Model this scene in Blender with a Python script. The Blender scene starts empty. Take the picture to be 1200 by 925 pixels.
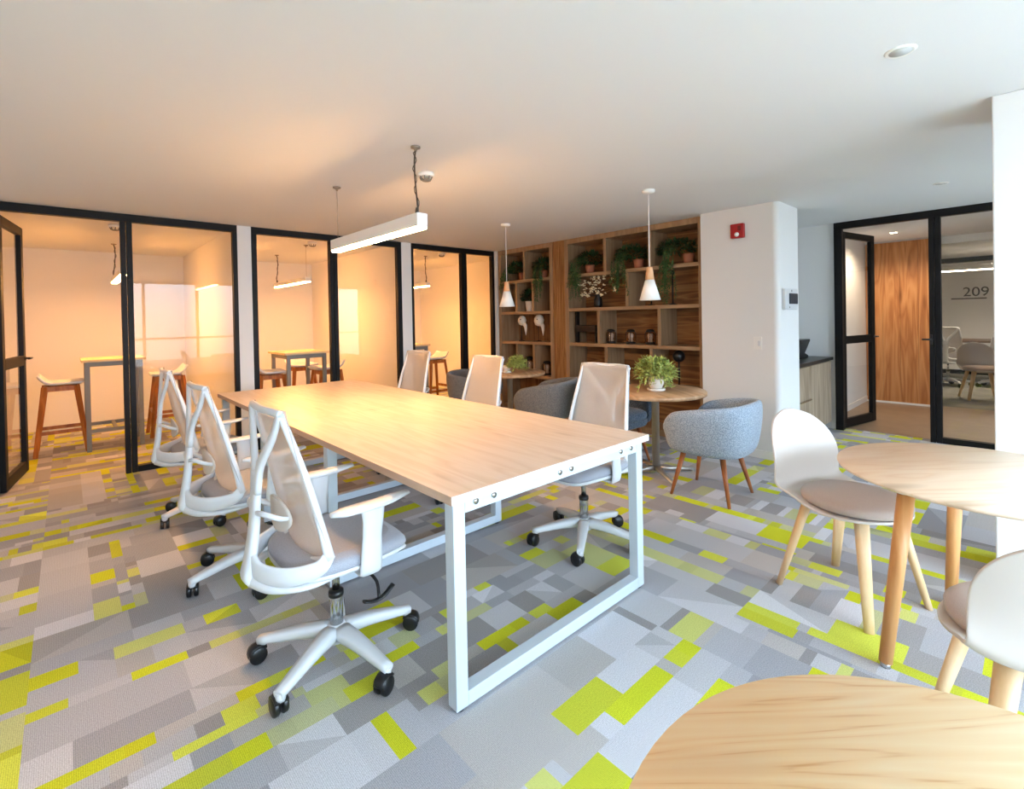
import bpy, math, random
from mathutils import Vector, Matrix
random.seed(7)
PI = math.pi
SC = bpy.context.scene
COL = SC.collection

# ------------------------------------------------------------------ helpers
def lin(c):
    c = c / 255.0
    return c / 12.92 if c <= 0.04045 else ((c + 0.055) / 1.055) ** 2.4
def rgb(r, g, b): return (lin(r), lin(g), lin(b), 1.0)

class MB:
    def __init__(s): s.v = []; s.f = []; s.sm = []; s.fc = {}
    def add(s, vs, fs, smooth=False):
        o = len(s.v); s.v += [tuple(p) for p in vs]
        for f in fs: s.f.append([i + o for i in f]); s.sm.append(smooth)
        return s
    def box(s, x0, x1, y0, y1, z0, z1):
        vs = [(x0,y0,z0),(x1,y0,z0),(x1,y1,z0),(x0,y1,z0),(x0,y0,z1),(x1,y0,z1),(x1,y1,z1),(x0,y1,z1)]
        return s.add(vs, [(3,2,1,0),(4,5,6,7),(0,1,5,4),(1,2,6,5),(2,3,7,6),(3,0,4,7)])
    def bar(s, a, b, w, h=None, w2=None, h2=None, up=(0,0,1)):
        h = h or w; w2 = w2 or w; h2 = h2 or h
        a = Vector(a); b = Vector(b); t = (b - a).normalized(); up = Vector(up)
        if abs(t.dot(up)) > .999: up = Vector((1,0,0))
        sd = t.cross(up).normalized(); n = sd.cross(t)
        vs = []
        for p, ww, hh in ((a,w,h),(b,w2,h2)):
            for i, j in ((-1,-1),(1,-1),(1,1),(-1,1)): vs.append(p + sd*i*ww/2 + n*j*hh/2)
        return s.add(vs, [(3,2,1,0),(4,5,6,7),(0,1,5,4),(1,2,6,5),(2,3,7,6),(3,0,4,7)])
    def lathe(s, prof, c=(0,0,0), n=28, axis='z', smooth=True):
        """prof: list of (r,z)"""
        vs = []; fs = []; k = len(prof)
        for i in range(n):
            a = 2*PI*i/n
            for r, z in prof:
                p = (r*math.cos(a), r*math.sin(a), z)
                if axis == 'x': p = (p[2], p[0], p[1])
                if axis == 'y': p = (p[0], p[2], p[1])
                vs.append((p[0]+c[0], p[1]+c[1], p[2]+c[2]))
        for i in range(n):
            j = (i+1) % n
            for q in range(k-1): fs.append((i*k+q, j*k+q, j*k+q+1, i*k+q+1))
        if prof[0][0] > 1e-6: fs.append([i*k for i in range(n)][::-1])
        if prof[-1][0] > 1e-6: fs.append([i*k+k-1 for i in range(n)])
        return s.add(vs, fs, smooth)
    def cyl(s, a, b, r, r2=None, n=16, smooth=True):
        r2 = r if r2 is None else r2
        return s.sweep([a, b], [(r, r), (r2, r2)], n=n, smooth=smooth)
    def sweep(s, pts, prof, up=(0,0,1), n=12, e=2.0, smooth=True, caps=True):
        """tube along pts; prof[i]=(half width, half height); e>2 squarer section"""
        pts = [Vector(p) for p in pts]; m = len(pts); vs = []; fs = []
        up = Vector(up); prev = None
        for i, p in enumerate(pts):
            t = (pts[min(i+1,m-1)] - pts[max(i-1,0)]).normalized()
            if prev is None:
                u = up if abs(t.dot(up)) < .98 else Vector((1,0,0)) if abs(t.x) < .9 else Vector((0,1,0))
                sd = t.cross(u).normalized()
            else:
                sd = (prev - t*prev.dot(t)).normalized()
            prev = sd; nn = sd.cross(t)
            w, h = prof[i]
            for k in range(n):
                a = 2*PI*(k+.5)/n; c, q = math.cos(a), math.sin(a)
                f = (abs(c)**e + abs(q)**e) ** (-1.0/e)
                vs.append(p + sd*w*c*f + nn*h*q*f)
        for i in range(m-1):
            for k in range(n):
                l = (k+1) % n
                fs.append((i*n+k, i*n+l, (i+1)*n+l, (i+1)*n+k))
        s.add(vs, fs, smooth)
        if caps:
            o = len(s.v) - len(vs)
            s.f.append([o+k for k in range(n)][::-1]); s.sm.append(False)
            s.f.append([o+(m-1)*n+k for k in range(n)]); s.sm.append(False)
        return s
    def grid(s, rows, closed_u=False, closed_v=False, smooth=True, flip=False):
        nu = len(rows); nv = len(rows[0]); vs = [p for r in rows for p in r]; fs = []
        for i in range(nu if closed_u else nu-1):
            for j in range(nv if closed_v else nv-1):
                a = i*nv+j; b = i*nv+(j+1)%nv; c = ((i+1)%nu)*nv+(j+1)%nv; d = ((i+1)%nu)*nv+j
                fs.append((a,d,c,b) if flip else (a,b,c,d))
        return s.add(vs, fs, smooth)
    def prism(s, outline, z0, z1, smooth=False):
        n = len(outline)
        vs = [(x,y,z0) for x,y in outline] + [(x,y,z1) for x,y in outline]
        fs = [list(range(n))[::-1], list(range(n,2*n))] + [(i,(i+1)%n,n+(i+1)%n,n+i) for i in range(n)]
        return s.add(vs, fs, smooth)
    def leaf(s, p, d, n, L, W):
        d = Vector(d).normalized(); n = Vector(n); sd = d.cross(n)
        if sd.length < 1e-4: sd = d.cross(Vector((.3,.5,.8)))
        sd.normalize(); nn = sd.cross(d); p = Vector(p)
        vs = [p, p+d*L*.45+sd*W*.5-nn*W*.12, p+d*L, p+d*L*.45-sd*W*.5-nn*W*.12, p+d*L*.5+nn*W*.1]
        return s.add(vs, [(0,1,4),(1,2,4),(2,3,4),(3,0,4)], True)
    def tr(s, M, start=0):
        for i in range(start, len(s.v)): s.v[i] = tuple(M @ Vector(s.v[i]))
        return s

def catmull(pts, k=6):
    P = [Vector(p) for p in pts]; P = [P[0]*2-P[1]] + P + [P[-1]*2-P[-2]]; out = []
    for i in range(1, len(P)-2):
        for j in range(k):
            t = j/k; a,b,c,d = P[i-1],P[i],P[i+1],P[i+2]
            out.append(.5*((2*b)+(c-a)*t+(2*a-5*b+4*c-d)*t*t+(3*b-a-3*c+d)*t**3))
    out.append(P[-2]); return out
def lerp_prof(pr, n):
    out = []
    for i in range(n):
        t = i/(n-1)*(len(pr)-1); a = min(int(t), len(pr)-2); u = t-a
        out.append(tuple(pr[a][q]*(1-u)+pr[a+1][q]*u for q in (0,1)))
    return out

def link(o, parent=None):
    COL.objects.link(o)
    if parent is not None: o.parent = parent
    return o
def obj(name, mb, mat, parent=None, bevel=0, seg=2, subsurf=0, solid=0, label=None):
    me = bpy.data.meshes.new(name)
    me.from_pydata([tuple(p) for p in mb.v], [], mb.f)
    me.polygons.foreach_set('use_smooth', mb.sm)
    me.materials.append(mat); me.update()
    o = link(bpy.data.objects.new(name, me), parent)
    if solid:
        m = o.modifiers.new('Solidify', 'SOLIDIFY'); m.thickness = solid; m.offset = 0
    if bevel:
        m = o.modifiers.new('Bevel', 'BEVEL'); m.width = bevel; m.segments = seg; m.limit_method = 'ANGLE'; m.angle_limit = .7
    if subsurf:
        m = o.modifiers.new('Subsurf', 'SUBSURF'); m.levels = m.render_levels = subsurf
    if label: o['label'] = label
    return o
def tag(o, label, cat, group=None):
    o['label'] = label; o['category'] = cat
    if group: o['group'] = group
    return o
def thing(name, loc, label, cat, rz=0, group=None):
    o = link(bpy.data.objects.new(name, None)); o.location = loc; o.rotation_euler = (0,0,rz)
    o.empty_display_size = .1
    return tag(o, label, cat, group)
def struct(name, mb, mat, parent=None, bevel=0):
    o = obj(name, mb, mat, parent, bevel=bevel)
    if parent is None: o['kind'] = 'structure'
    return o
def dup(root, loc, rz, label, group=None):
    def rec(o, par):
        c = o.copy(); COL.objects.link(c)
        if par is not None: c.parent = par
        for ch in o.children: rec(ch, c)
        return c
    r = rec(root, None); r.location = loc; r.rotation_euler = (0,0,rz); r['label'] = label
    if group: r['group'] = group
    return r

# ------------------------------------------------------------------ materials
def nmat(name):
    m = bpy.data.materials.new(name); m.use_nodes = True
    nt = m.node_tree; b = nt.nodes['Principled BSDF']; return m, nt, b
def plain(name, col, rough=.5, metal=0, spec=.5, bump=0, bscale=200, var=0, vscale=8, coat=0):
    m, nt, b = nmat(name)
    b.inputs['Base Color'].default_value = col; b.inputs['Roughness'].default_value = rough
    b.inputs['Metallic'].default_value = metal; b.inputs['Specular IOR Level'].default_value = spec
    b.inputs['Coat Weight'].default_value = coat
    tc = nt.nodes.new('ShaderNodeTexCoord')
    if bump:
        n = nt.nodes.new('ShaderNodeTexNoise'); n.inputs['Scale'].default_value = bscale; n.inputs['Detail'].default_value = 3
        bp = nt.nodes.new('ShaderNodeBump'); bp.inputs['Strength'].default_value = bump; bp.inputs['Distance'].default_value = .002
        nt.links.new(tc.outputs['Object'], n.inputs['Vector']); nt.links.new(n.outputs['Fac'], bp.inputs['Height'])
        nt.links.new(bp.outputs['Normal'], b.inputs['Normal'])
    if var:
        n = nt.nodes.new('ShaderNodeTexNoise'); n.inputs['Scale'].default_value = vscale; n.inputs['Detail'].default_value = 4
        hs = nt.nodes.new('ShaderNodeHueSaturation'); hs.inputs['Color'].default_value = col
        mr = nt.nodes.new('ShaderNodeMapRange'); mr.inputs['To Min'].default_value = 1-var; mr.inputs['To Max'].default_value = 1+var
        mr.inputs['From Min'].default_value = .3; mr.inputs['From Max'].default_value = .7
        nt.links.new(tc.outputs['Object'], n.inputs['Vector']); nt.links.new(n.outputs['Fac'], mr.inputs['Value'])
        nt.links.new(mr.outputs['Result'], hs.inputs['Value']); nt.links.new(hs.outputs['Color'], b.inputs['Base Color'])
    return m
def wood(name, c0, c1, c2, axis='x', scale=1.0, rough=.45, knots=0.0, fine=.35, spec=.4, bands=9, mid=.5):
    m, nt, b = nmat(name); L = nt.links
    tc = nt.nodes.new('ShaderNodeTexCoord'); mp = nt.nodes.new('ShaderNodeMapping')
    st = {'x': (.09,1,1), 'y': (1,.09,1), 'z': (1,1,.09)}[axis]
    mp.inputs['Scale'].default_value = [v*14*scale for v in st]
    L.new(tc.outputs['Object'], mp.inputs['Vector'])
    n1 = nt.nodes.new('ShaderNodeTexNoise'); n1.inputs['Scale'].default_value = .55; n1.inputs['Detail'].default_value = 2; n1.inputs['Distortion'].default_value = .6
    L.new(mp.outputs['Vector'], n1.inputs['Vector'])
    mul = nt.nodes.new('ShaderNodeMath'); mul.operation = 'MULTIPLY'; mul.inputs[1].default_value = bands
    L.new(n1.outputs['Fac'], mul.inputs[0])
    fr = nt.nodes.new('ShaderNodeMath'); fr.operation = 'PINGPONG'; fr.inputs[1].default_value = 1
    L.new(mul.outputs[0], fr.inputs[0])
    mp2 = nt.nodes.new('ShaderNodeMapping')
    mp2.inputs['Scale'].default_value = [v*170*scale for v in {'x': (.03,1,1), 'y': (1,.03,1), 'z': (1,1,.03)}[axis]]
    L.new(tc.outputs['Object'], mp2.inputs['Vector'])
    n2 = nt.nodes.new('ShaderNodeTexNoise'); n2.inputs['Scale'].default_value = 1; n2.inputs['Detail'].default_value = 3
    L.new(mp2.outputs['Vector'], n2.inputs['Vector'])
    mx = nt.nodes.new('ShaderNodeMix'); mx.data_type = 'FLOAT'; mx.inputs[0].default_value = fine
    L.new(fr.outputs[0], mx.inputs[2]); L.new(n2.outputs['Fac'], mx.inputs[3])
    cr = nt.nodes.new('ShaderNodeValToRGB'); e = cr.color_ramp.elements
    e[0].position = .12; e[0].color = c0; e[1].position = .85; e[1].color = c2
    k = e.new(mid); k.color = c1
    L.new(mx.outputs[0], cr.inputs['Fac'])
    out = cr.outputs['Color']
    if knots:
        mp3 = nt.nodes.new('ShaderNodeMapping'); mp3.inputs['Scale'].default_value = [v*scale for v in {'x': (.9,4,4), 'y': (4,.9,4), 'z': (4,4,.9)}[axis]]
        L.new(tc.outputs['Object'], mp3.inputs['Vector'])
        vo = nt.nodes.new('ShaderNodeTexVoronoi'); vo.inputs['Scale'].default_value = 1.5
        L.new(mp3.outputs['Vector'], vo.inputs['Vector'])
        mr = nt.nodes.new('ShaderNodeMapRange'); mr.inputs['From Min'].default_value = .03; mr.inputs['From Max'].default_value = .22
        mr.inputs['To Min'].default_value = knots; mr.inputs['To Max'].default_value = 0
        L.new(vo.outputs['Distance'], mr.inputs['Value'])
        mk = nt.nodes.new('ShaderNodeMix'); mk.data_type = 'RGBA'
        mk.inputs[7].default_value = (c0[0]*.45, c0[1]*.38, c0[2]*.3, 1)
        L.new(mr.outputs['Result'], mk.inputs[0]); L.new(out, mk.inputs[6]); out = mk.outputs[2]
    L.new(out, b.inputs['Base Color'])
    b.inputs['Roughness'].default_value = rough; b.inputs['Specular IOR Level'].default_value = spec
    return m
def emit(name, col, s):
    m, nt, b = nmat(name)
    b.inputs['Base Color'].default_value = (.8,.8,.8,1); b.inputs['Emission Color'].default_value = col; b.inputs['Emission Strength'].default_value = s
    return m
def glass_mat(name, tint=(1,1,1,1), refl=1.0):
    m, nt, b = nmat(name); nt.nodes.remove(b); L = nt.links
    out = nt.nodes['Material Output']
    t = nt.nodes.new('ShaderNodeBsdfTransparent'); t.inputs['Color'].default_value = tint
    g = nt.nodes.new('ShaderNodeBsdfGlossy'); g.inputs['Roughness'].default_value = .01; g.inputs['Color'].default_value = (refl,refl,refl,1)
    f = nt.nodes.new('ShaderNodeFresnel'); f.inputs['IOR'].default_value = 1.45
    mx = nt.nodes.new('ShaderNodeMixShader')
    ge = nt.nodes.new('ShaderNodeNewGeometry'); iv = nt.nodes.new('ShaderNodeMath'); iv.operation = 'SUBTRACT'; iv.inputs[0].default_value = 1
    mu = nt.nodes.new('ShaderNodeMath'); mu.operation = 'MULTIPLY'
    L.new(ge.outputs['Backfacing'], iv.inputs[1]); L.new(f.outputs[0], mu.inputs[0]); L.new(iv.outputs[0], mu.inputs[1])
    L.new(mu.outputs[0], mx.inputs[0]); L.new(t.outputs[0], mx.inputs[1]); L.new(g.outputs[0], mx.inputs[2]); L.new(mx.outputs[0], out.inputs['Surface'])
    return m
def mesh_fabric(name, col, alpha):
    m, nt, b = nmat(name); L = nt.links
    out = nt.nodes['Material Output']
    b.inputs['Base Color'].default_value = col; b.inputs['Roughness'].default_value = .8
    tl = nt.nodes.new('ShaderNodeBsdfTranslucent'); tl.inputs['Color'].default_value = col
    t = nt.nodes.new('ShaderNodeBsdfTransparent')
    m1 = nt.nodes.new('ShaderNodeMixShader'); m1.inputs[0].default_value = .3
    L.new(b.outputs[0], m1.inputs[1]); L.new(tl.outputs[0], m1.inputs[2])
    # fine woven net: regular holes
    tc = nt.nodes.new('ShaderNodeTexCoord'); n = nt.nodes.new('ShaderNodeTexNoise'); n.inputs['Scale'].default_value = 700
    L.new(tc.outputs['Object'], n.inputs['Vector'])
    mr = nt.nodes.new('ShaderNodeMapRange'); mr.inputs['From Min'].default_value = .35; mr.inputs['From Max'].default_value = .65
    mr.inputs['To Min'].default_value = max(0, alpha-.06); mr.inputs['To Max'].default_value = alpha+.06
    L.new(n.outputs['Fac'], mr.inputs['Value'])
    m2 = nt.nodes.new('ShaderNodeMixShader')
    L.new(mr.outputs['Result'], m2.inputs[0]); L.new(m1.outputs[0], m2.inputs[1]); L.new(t.outputs[0], m2.inputs[2]); L.new(m2.outputs[0], out.inputs['Surface'])
    return m
def fabric(name, ca, cb, scale=220):
    m, nt, b = nmat(name); L = nt.links
    tc = nt.nodes.new('ShaderNodeTexCoord'); n = nt.nodes.new('ShaderNodeTexNoise'); n.inputs['Scale'].default_value = scale; n.inputs['Detail'].default_value = 2
    L.new(tc.outputs['Object'], n.inputs['Vector'])
    cr = nt.nodes.new('ShaderNodeValToRGB'); cr.color_ramp.elements[0].position = .38; cr.color_ramp.elements[1].position = .62
    cr.color_ramp.elements[0].color = ca; cr.color_ramp.elements[1].color = cb
    L.new(n.outputs['Fac'], cr.inputs['Fac']); L.new(cr.outputs['Color'], b.inputs['Base Color'])
    bp = nt.nodes.new('ShaderNodeBump'); bp.inputs['Strength'].default_value = .5; bp.inputs['Distance'].default_value = .003
    L.new(n.outputs['Fac'], bp.inputs['Height']); L.new(bp.outputs['Normal'], b.inputs['Normal'])
    b.inputs['Roughness'].default_value = .95; b.inputs['Specular IOR Level'].default_value = .15
    b.inputs['Sheen Weight'].default_value = .2
    return m

M = {}
M['wall'] = plain('wall_paint', rgb(230,229,228), .85, spec=.2, bump=.05, bscale=300)
M['ceiling'] = plain('ceiling_paint', rgb(226,227,229), .9, spec=.1)
M['base'] = plain('baseboard_white', rgb(235,233,230), .5)
M['black'] = plain('black_aluminium', rgb(13,12,13), .5, spec=.25)
M['blackp'] = plain('black_plastic', rgb(18,18,20), .35)
M['white'] = plain('white_plastic', rgb(212,214,217), .35)
M['whitem'] = plain('white_powder_coat', rgb(192,202,210), .4)
M['chrome'] = plain('chrome', rgb(205,205,205), .18, metal=1)
M['steel'] = plain('brushed_steel', rgb(205,200,192), .38, metal=.85, bump=.1, bscale=400)
M['grey_frame'] = plain('grey_metal', rgb(128,126,122), .5)
M['table'] = wood('pale_oak_laminate', rgb(206,185,164), rgb(214,196,178), rgb(220,204,188), 'y', 1.6, .36, knots=.3, fine=.45)
M['tedge'] = wood('laminate_edge', rgb(176,146,122), rgb(190,160,136), rgb(200,172,150), 'y', 1, .5)
M['tedge_end'] = wood('laminate_edge_end', rgb(214,202,192), rgb(222,212,204), rgb(228,220,214), 'x', 1, .5)
M['oak'] = wood('oak_veneer', rgb(218,170,114), rgb(241,212,166), rgb(246,226,188), 'x', .9, .36, knots=.4, fine=.5, bands=34, mid=.32)
M['oak2'] = wood('oak_veneer_table', rgb(228,196,162), rgb(238,211,182), rgb(242,220,194), 'x', .8, .38, knots=.75, fine=.45, bands=14, mid=.35)
M['legwood'] = wood('beech_leg', rgb(196,134,78), rgb(208,148,92), rgb(216,160,104), 'z', 1, .45)
M['legpale'] = wood('ash_leg', rgb(216,178,130), rgb(226,190,146), rgb(232,200,160), 'z', 1, .5)
M['legbrown'] = wood('walnut_leg', rgb(140,78,40), rgb(160,94,52), rgb(176,108,62), 'z', 1, .4)
M['stoolwood'] = wood('stool_wood', rgb(150,84,36), rgb(172,102,48), rgb(186,116,58), 'z', 1, .45)
M['shelf'] = wood('shelf_wood', rgb(146,114,82), rgb(164,132,98), rgb(178,146,112), 'y', 1, .5, fine=.5)
M['shelfback'] = wood('shelf_back_wood', rgb(104,68,38), rgb(136,94,56), rgb(160,116,72), 'y', 1.1, .5, fine=.35)
M['shelfbackv'] = wood('shelf_back_wood_upright', rgb(104,70,40), rgb(132,94,58), rgb(152,112,72), 'z', 1.1, .5, fine=.4)
M['shelfv'] = wood('shelf_wood_upright', rgb(140,110,80), rgb(157,127,96), rgb(170,140,108), 'z', 1, .5, fine=.5)
M['slat'] = wood('slat_wood', rgb(136,92,50), rgb(160,112,66), rgb(174,128,80), 'z', 1.2, .5, fine=.4)
M['doorwood'] = wood('knotty_door_wood', rgb(166,106,60), rgb(188,128,76), rgb(200,144,92), 'z', 1.1, .45, knots=.8, fine=.25)
M['cabinet'] = wood('cabinet_wood', rgb(132,112,92), rgb(160,140,118), rgb(176,156,134), 'z', .9, .5, fine=.45)
M['sidetop'] = wood('side_table_wood', rgb(164,124,88), rgb(184,144,106), rgb(196,158,122), 'x', .8, .4, fine=.35)
M['bartop'] = wood('bar_table_top', rgb(214,184,130), rgb(226,198,148), rgb(232,208,162), 'x', .8, .4)
M['seatgrey'] = fabric('seat_fabric_grey', rgb(150,152,162), rgb(172,174,182), 500)
M['meshback'] = mesh_fabric('mesh_back', rgb(214,207,201), .48)
M['lumbar'] = mesh_fabric('lumbar_plastic', rgb(226,220,212), .1)
M['tub'] = fabric('tub_fabric_grey_blue', rgb(128,140,154), rgb(172,184,198), 160)
M['tubdark'] = fabric('tub_fabric_dark_grey', rgb(92,92,93), rgb(126,125,124), 160)
M['tubslate'] = fabric('tub_fabric_slate', rgb(66,78,92), rgb(104,116,130), 120)
M['shell'] = plain('cream_shell', rgb(206,195,187), .5)
M['pad'] = fabric('taupe_pad', rgb(176,158,148), rgb(188,170,160), 500)
M['pot'] = plain('white_ceramic', rgb(228,222,212), .4)
M['terracotta'] = plain('terracotta', rgb(170,104,76), .7)
M['leafdark'] = plain('leaf_dark', rgb(38,72,36), .5, var=.45, vscale=30)
M['leaffern'] = plain('leaf_fern', rgb(62,92,40), .5, var=.4, vscale=30)
M['leaflight'] = plain('leaf_variegated', rgb(166,178,96), .5, var=.45, vscale=40)
M['twig'] = plain('twig', rgb(70,50,34), .8)
M['blossom'] = plain('blossom', rgb(250,236,200), .6)
M['ornblack'] = plain('ornament_black', rgb(22,18,16), .45)
M['ornwhite'] = plain('ornament_white', rgb(232,224,208), .6, var=.1, vscale=50)
M['jarglass'] = glass_mat('jar_glass', (.85,.76,.68,1))
M['candle'] = plain('candle_wax', rgb(214,196,182), .6)
M['glass'] = glass_mat('clear_glass', (.97,.97,.96,1))
M['red'] = plain('alarm_red', rgb(170,16,26), .35)
M['smoke'] = plain('dark_window', rgb(40,52,66), .15)
M['lampwhite'] = plain('lamp_white', rgb(240,238,234), .45)
M['lampwood'] = wood('lamp_wood', rgb(204,150,106), rgb(218,166,122), rgb(226,178,136), 'z', 1.5, .5)
M['cable'] = plain('cable_dark', rgb(66,56,48), .5)
M['wire'] = plain('steel_wire', rgb(150,140,128), .4, metal=.6)
M['led_main'] = emit('led_main', (1,.52,.19,1), 90)
M['led_booth'] = emit('led_booth', (1,.42,.11,1), 92)
M['bulb'] = emit('bulb', (1,.80,.55,1), 22)
M['led_hall'] = emit('led_hall', (1,.78,.52,1), 30)
M['lens'] = plain('downlight_lens', rgb(196,198,200), .7)
M['sign'] = plain('sign_dark', rgb(60,58,58), .5)
M['counter'] = plain('counter_black', rgb(34,32,34), .3)

# ------------------------------------------------------------------ camera
Fpx, CX, CY, YAW, PIT, ROL, HC = 570.3147, 600.0, 378.0833, .8292, -.0095, -.0189, 1.35
F = Vector((math.cos(YAW)*math.cos(PIT), math.sin(YAW)*math.cos(PIT), math.sin(PIT)))
r0 = Vector((math.sin(YAW), -math.cos(YAW), 0)); u0 = r0.cross(F)
r2 = math.cos(ROL)*r0 + math.sin(ROL)*u0; u2 = -math.sin(ROL)*r0 + math.cos(ROL)*u0
cam = bpy.data.cameras.new('camera'); co = link(bpy.data.objects.new('camera', cam))
cam.sensor_fit = 'HORIZONTAL'; cam.sensor_width = 36; cam.lens = Fpx/1200*36
cam.shift_x = 0; cam.shift_y = -(462.5-CY)/1200; cam.clip_start = .02
co.matrix_world = Matrix(((r2.x,u2.x,-F.x,0),(r2.y,u2.y,-F.y,0),(r2.z,u2.z,-F.z,HC),(0,0,0,1)))
SC.camera = co

# ------------------------------------------------------------------ room
CH = 2.361            # ceiling height
GY = 5.658            # glazed booth front
XB = 4.835            # shelving front
XD = 6.513            # hall door wall
YB = 8.75             # booth back wall

def carpet():
    PAL = [(194,194,198),(182,182,187),(170,170,175),(158,155,155),(186,182,179),(208,208,213),(164,164,169)]
    LIME = [(206,212,52),(212,218,84),(200,204,64),(206,208,48)]; PALE = [(202,205,142),(194,197,150),(208,212,124)]
    vs = []; fs = []; cols = []
    R = random.Random(21)
    def cell(x0,x1,y0,y1,c):
        k = R.uniform(.97,1.03); c = tuple(min(255,v*k) for v in c)
        o = len(vs); vs.extend([(x0,y0,0),(x1,y0,0),(x1,y1,0),(x0,y1,0)])
        if R.random() < .15 and (x1-x0) > .09 and (y1-y0) > .09:
            k = R.choice((1.10,.92,.9)); c2 = tuple(min(255,v*k) for v in c)
            if R.random() < .5: fs.append((o,o+1,o+2)); fs.append((o,o+2,o+3))
            else: fs.append((o,o+1,o+3)); fs.append((o+1,o+2,o+3))
            cols.extend([c,c2])
        else: fs.append((o,o+1,o+2,o+3)); cols.append(c)
    def run(x0,y0,along,L,w0,w1,lens,plime):
        t = 0
        while t < L-1e-6:
            l = min(R.choice(lens), L-t)
            if L-t-l < .04: l = L-t
            r = R.random()
            c = R.choice(LIME) if r < plime*.68 else R.choice(PALE) if r < plime else R.choice(PAL)
            if along == 'x': cell(x0+t,x0+t+l,y0+w0,y0+w1,c)
            else: cell(x0+w0,x0+w1,y0+t,y0+t+l,c)
            t += l
    LONG = (.12,.18,.25,.32,.45); SHORT = (.04,.06,.08,.11,.14,.18,.24)
    def plank(x0,y0,along,L,W):
        k = R.random()
        if k < .22: run(x0,y0,along,L,0,W,LONG,.03)
        elif k < .34: run(x0,y0,along,L,0,W,SHORT,.2)
        elif k < .59:
            q = W*R.choice((.3,.4,.48)); run(x0,y0,along,L,0,q,SHORT,.7); run(x0,y0,along,L,q,W,LONG,.04)
        elif k < .84:
            q = W*R.choice((.3,.4,.48)); run(x0,y0,along,L,W-q,W,SHORT,.7); run(x0,y0,along,L,0,W-q,LONG,.04)
        else:
            q = W*R.choice((.3,.4,.5)); q2 = W*R.choice((.62,.75)); run(x0,y0,along,L,0,q,SHORT,.3); run(x0,y0,along,L,q,q2,SHORT,.3); run(x0,y0,along,L,q2,W,SHORT,.2)
    for i in range(-3, 9):
        for j in range(-3, 10):
            along = 'x' if R.random() < .58 else 'y'
            for k in range(5):
                if along == 'x': plank(i*1.0-.132, j*1.0+k*.2-.06, 'x', 1.0, .2)
                else: plank(i*1.0+k*.2-.132, j*1.0-.06, 'y', 1.0, .2)
    me = bpy.data.meshes.new('floor'); me.from_pydata(vs, [], fs)
    at = me.color_attributes.new('weave', 'FLOAT_COLOR', 'CORNER'); k = 0
    for p, c in zip(me.polygons, cols):
        col = rgb(*c)
        for _ in p.loop_indices: at.data[k].color = col; k += 1
    m, nt, b = nmat('patchwork_carpet'); L = nt.links
    a = nt.nodes.new('ShaderNodeVertexColor'); a.layer_name = 'weave'
    tc = nt.nodes.new('ShaderNodeTexCoord')
    n1 = nt.nodes.new('ShaderNodeTexNoise'); n1.inputs['Scale'].default_value = 260; n1.inputs['Detail'].default_value = 2
    L.new(tc.outputs['Object'], n1.inputs['Vector'])
    wv = nt.nodes.new('ShaderNodeTexWave'); wv.inputs['Scale'].default_value = 60; wv.inputs['Distortion'].default_value = 1.5; wv.inputs['Detail Scale'].default_value = 8
    L.new(tc.outputs['Object'], wv.inputs['Vector'])
    ad = nt.nodes.new('ShaderNodeMath'); ad.operation = 'ADD'; L.new(n1.outputs['Fac'], ad.inputs[0])
    m2 = nt.nodes.new('ShaderNodeMath'); m2.operation = 'MULTIPLY'; m2.inputs[1].default_value = .22; L.new(wv.outputs['Fac'], m2.inputs[0]); L.new(m2.outputs[0], ad.inputs[1])
    mr = nt.nodes.new('ShaderNodeMapRange'); mr.inputs['From Min'].default_value = .3; mr.inputs['From Max'].default_value = .95; mr.inputs['To Min'].default_value = .62; mr.inputs['To Max'].default_value = 1.26
    L.new(ad.outputs[0], mr.inputs['Value'])
    hs = nt.nodes.new('ShaderNodeHueSaturation'); L.new(a.outputs['Color'], hs.inputs['Color']); L.new(mr.outputs['Result'], hs.inputs['Value'])
    L.new(hs.outputs['Color'], b.inputs['Base Color'])
    b.inputs['Roughness'].default_value = .95; b.inputs['Specular IOR Level'].default_value = .1
    bp = nt.nodes.new('ShaderNodeBump'); bp.inputs['Strength'].default_value = .4; bp.inputs['Distance'].default_value = .003
    L.new(ad.outputs[0], bp.inputs['Height']); L.new(bp.outputs['Normal'], b.inputs['Normal'])
    me.materials.append(m); me.update()
    o = link(bpy.data.objects.new('floor', me)); o['kind'] = 'structure'
    return m
CARPET = carpet()
M['hallfloor'] = plain('hall_floor_vinyl', rgb(150,128,104), .35, var=.08, vscale=5)
M['farfloor'] = plain('far_room_carpet', rgb(136,134,126), .9, var=.2, vscale=3)
struct('floor_hall', MB().box(6.62,9.0,-2.6,1.9,-.02,.003), M['hallfloor'])
struct('floor_far_room', MB().box(9.0,14.2,-3.0,3.6,-.02,.003), M['farfloor'])
struct('ceiling', MB().box(-2.2,14.3,-3.2,9.2,CH,CH+.15), M['ceiling'])
# booth shells
struct('wall_booth_back', MB().box(-1.7,5.7,YB,YB+.12,0,CH), M['wall'])
struct('wall_booth_left', MB().box(-1.62,-1.5,5.6,YB,0,CH), M['wall'])
struct('wall_partition_1', MB().box(1.321,1.453,GY-.03,YB,0,CH), M['wall'])
struct('wall_partition_2', MB().box(3.226,3.372,GY-.03,YB,0,CH), M['wall'])
struct('wall_booth_right', MB().box(5.45,5.58,GY,YB,0,CH), M['wall'])
struct('wall_shelf_return', MB().box(4.806,5.58,5.585,GY-.03,0,CH).box(4.806,5.58,GY-.03,GY+.06,0,CH), M['wall'])
struct('wall_shelf_back', MB().box(5.26,5.36,2.3,5.6,0,CH), M['wall'])
struct('wall_left', MB().box(-1.62,-.47,GY-.02,GY+.06,0,CH), M['wall'])
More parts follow.
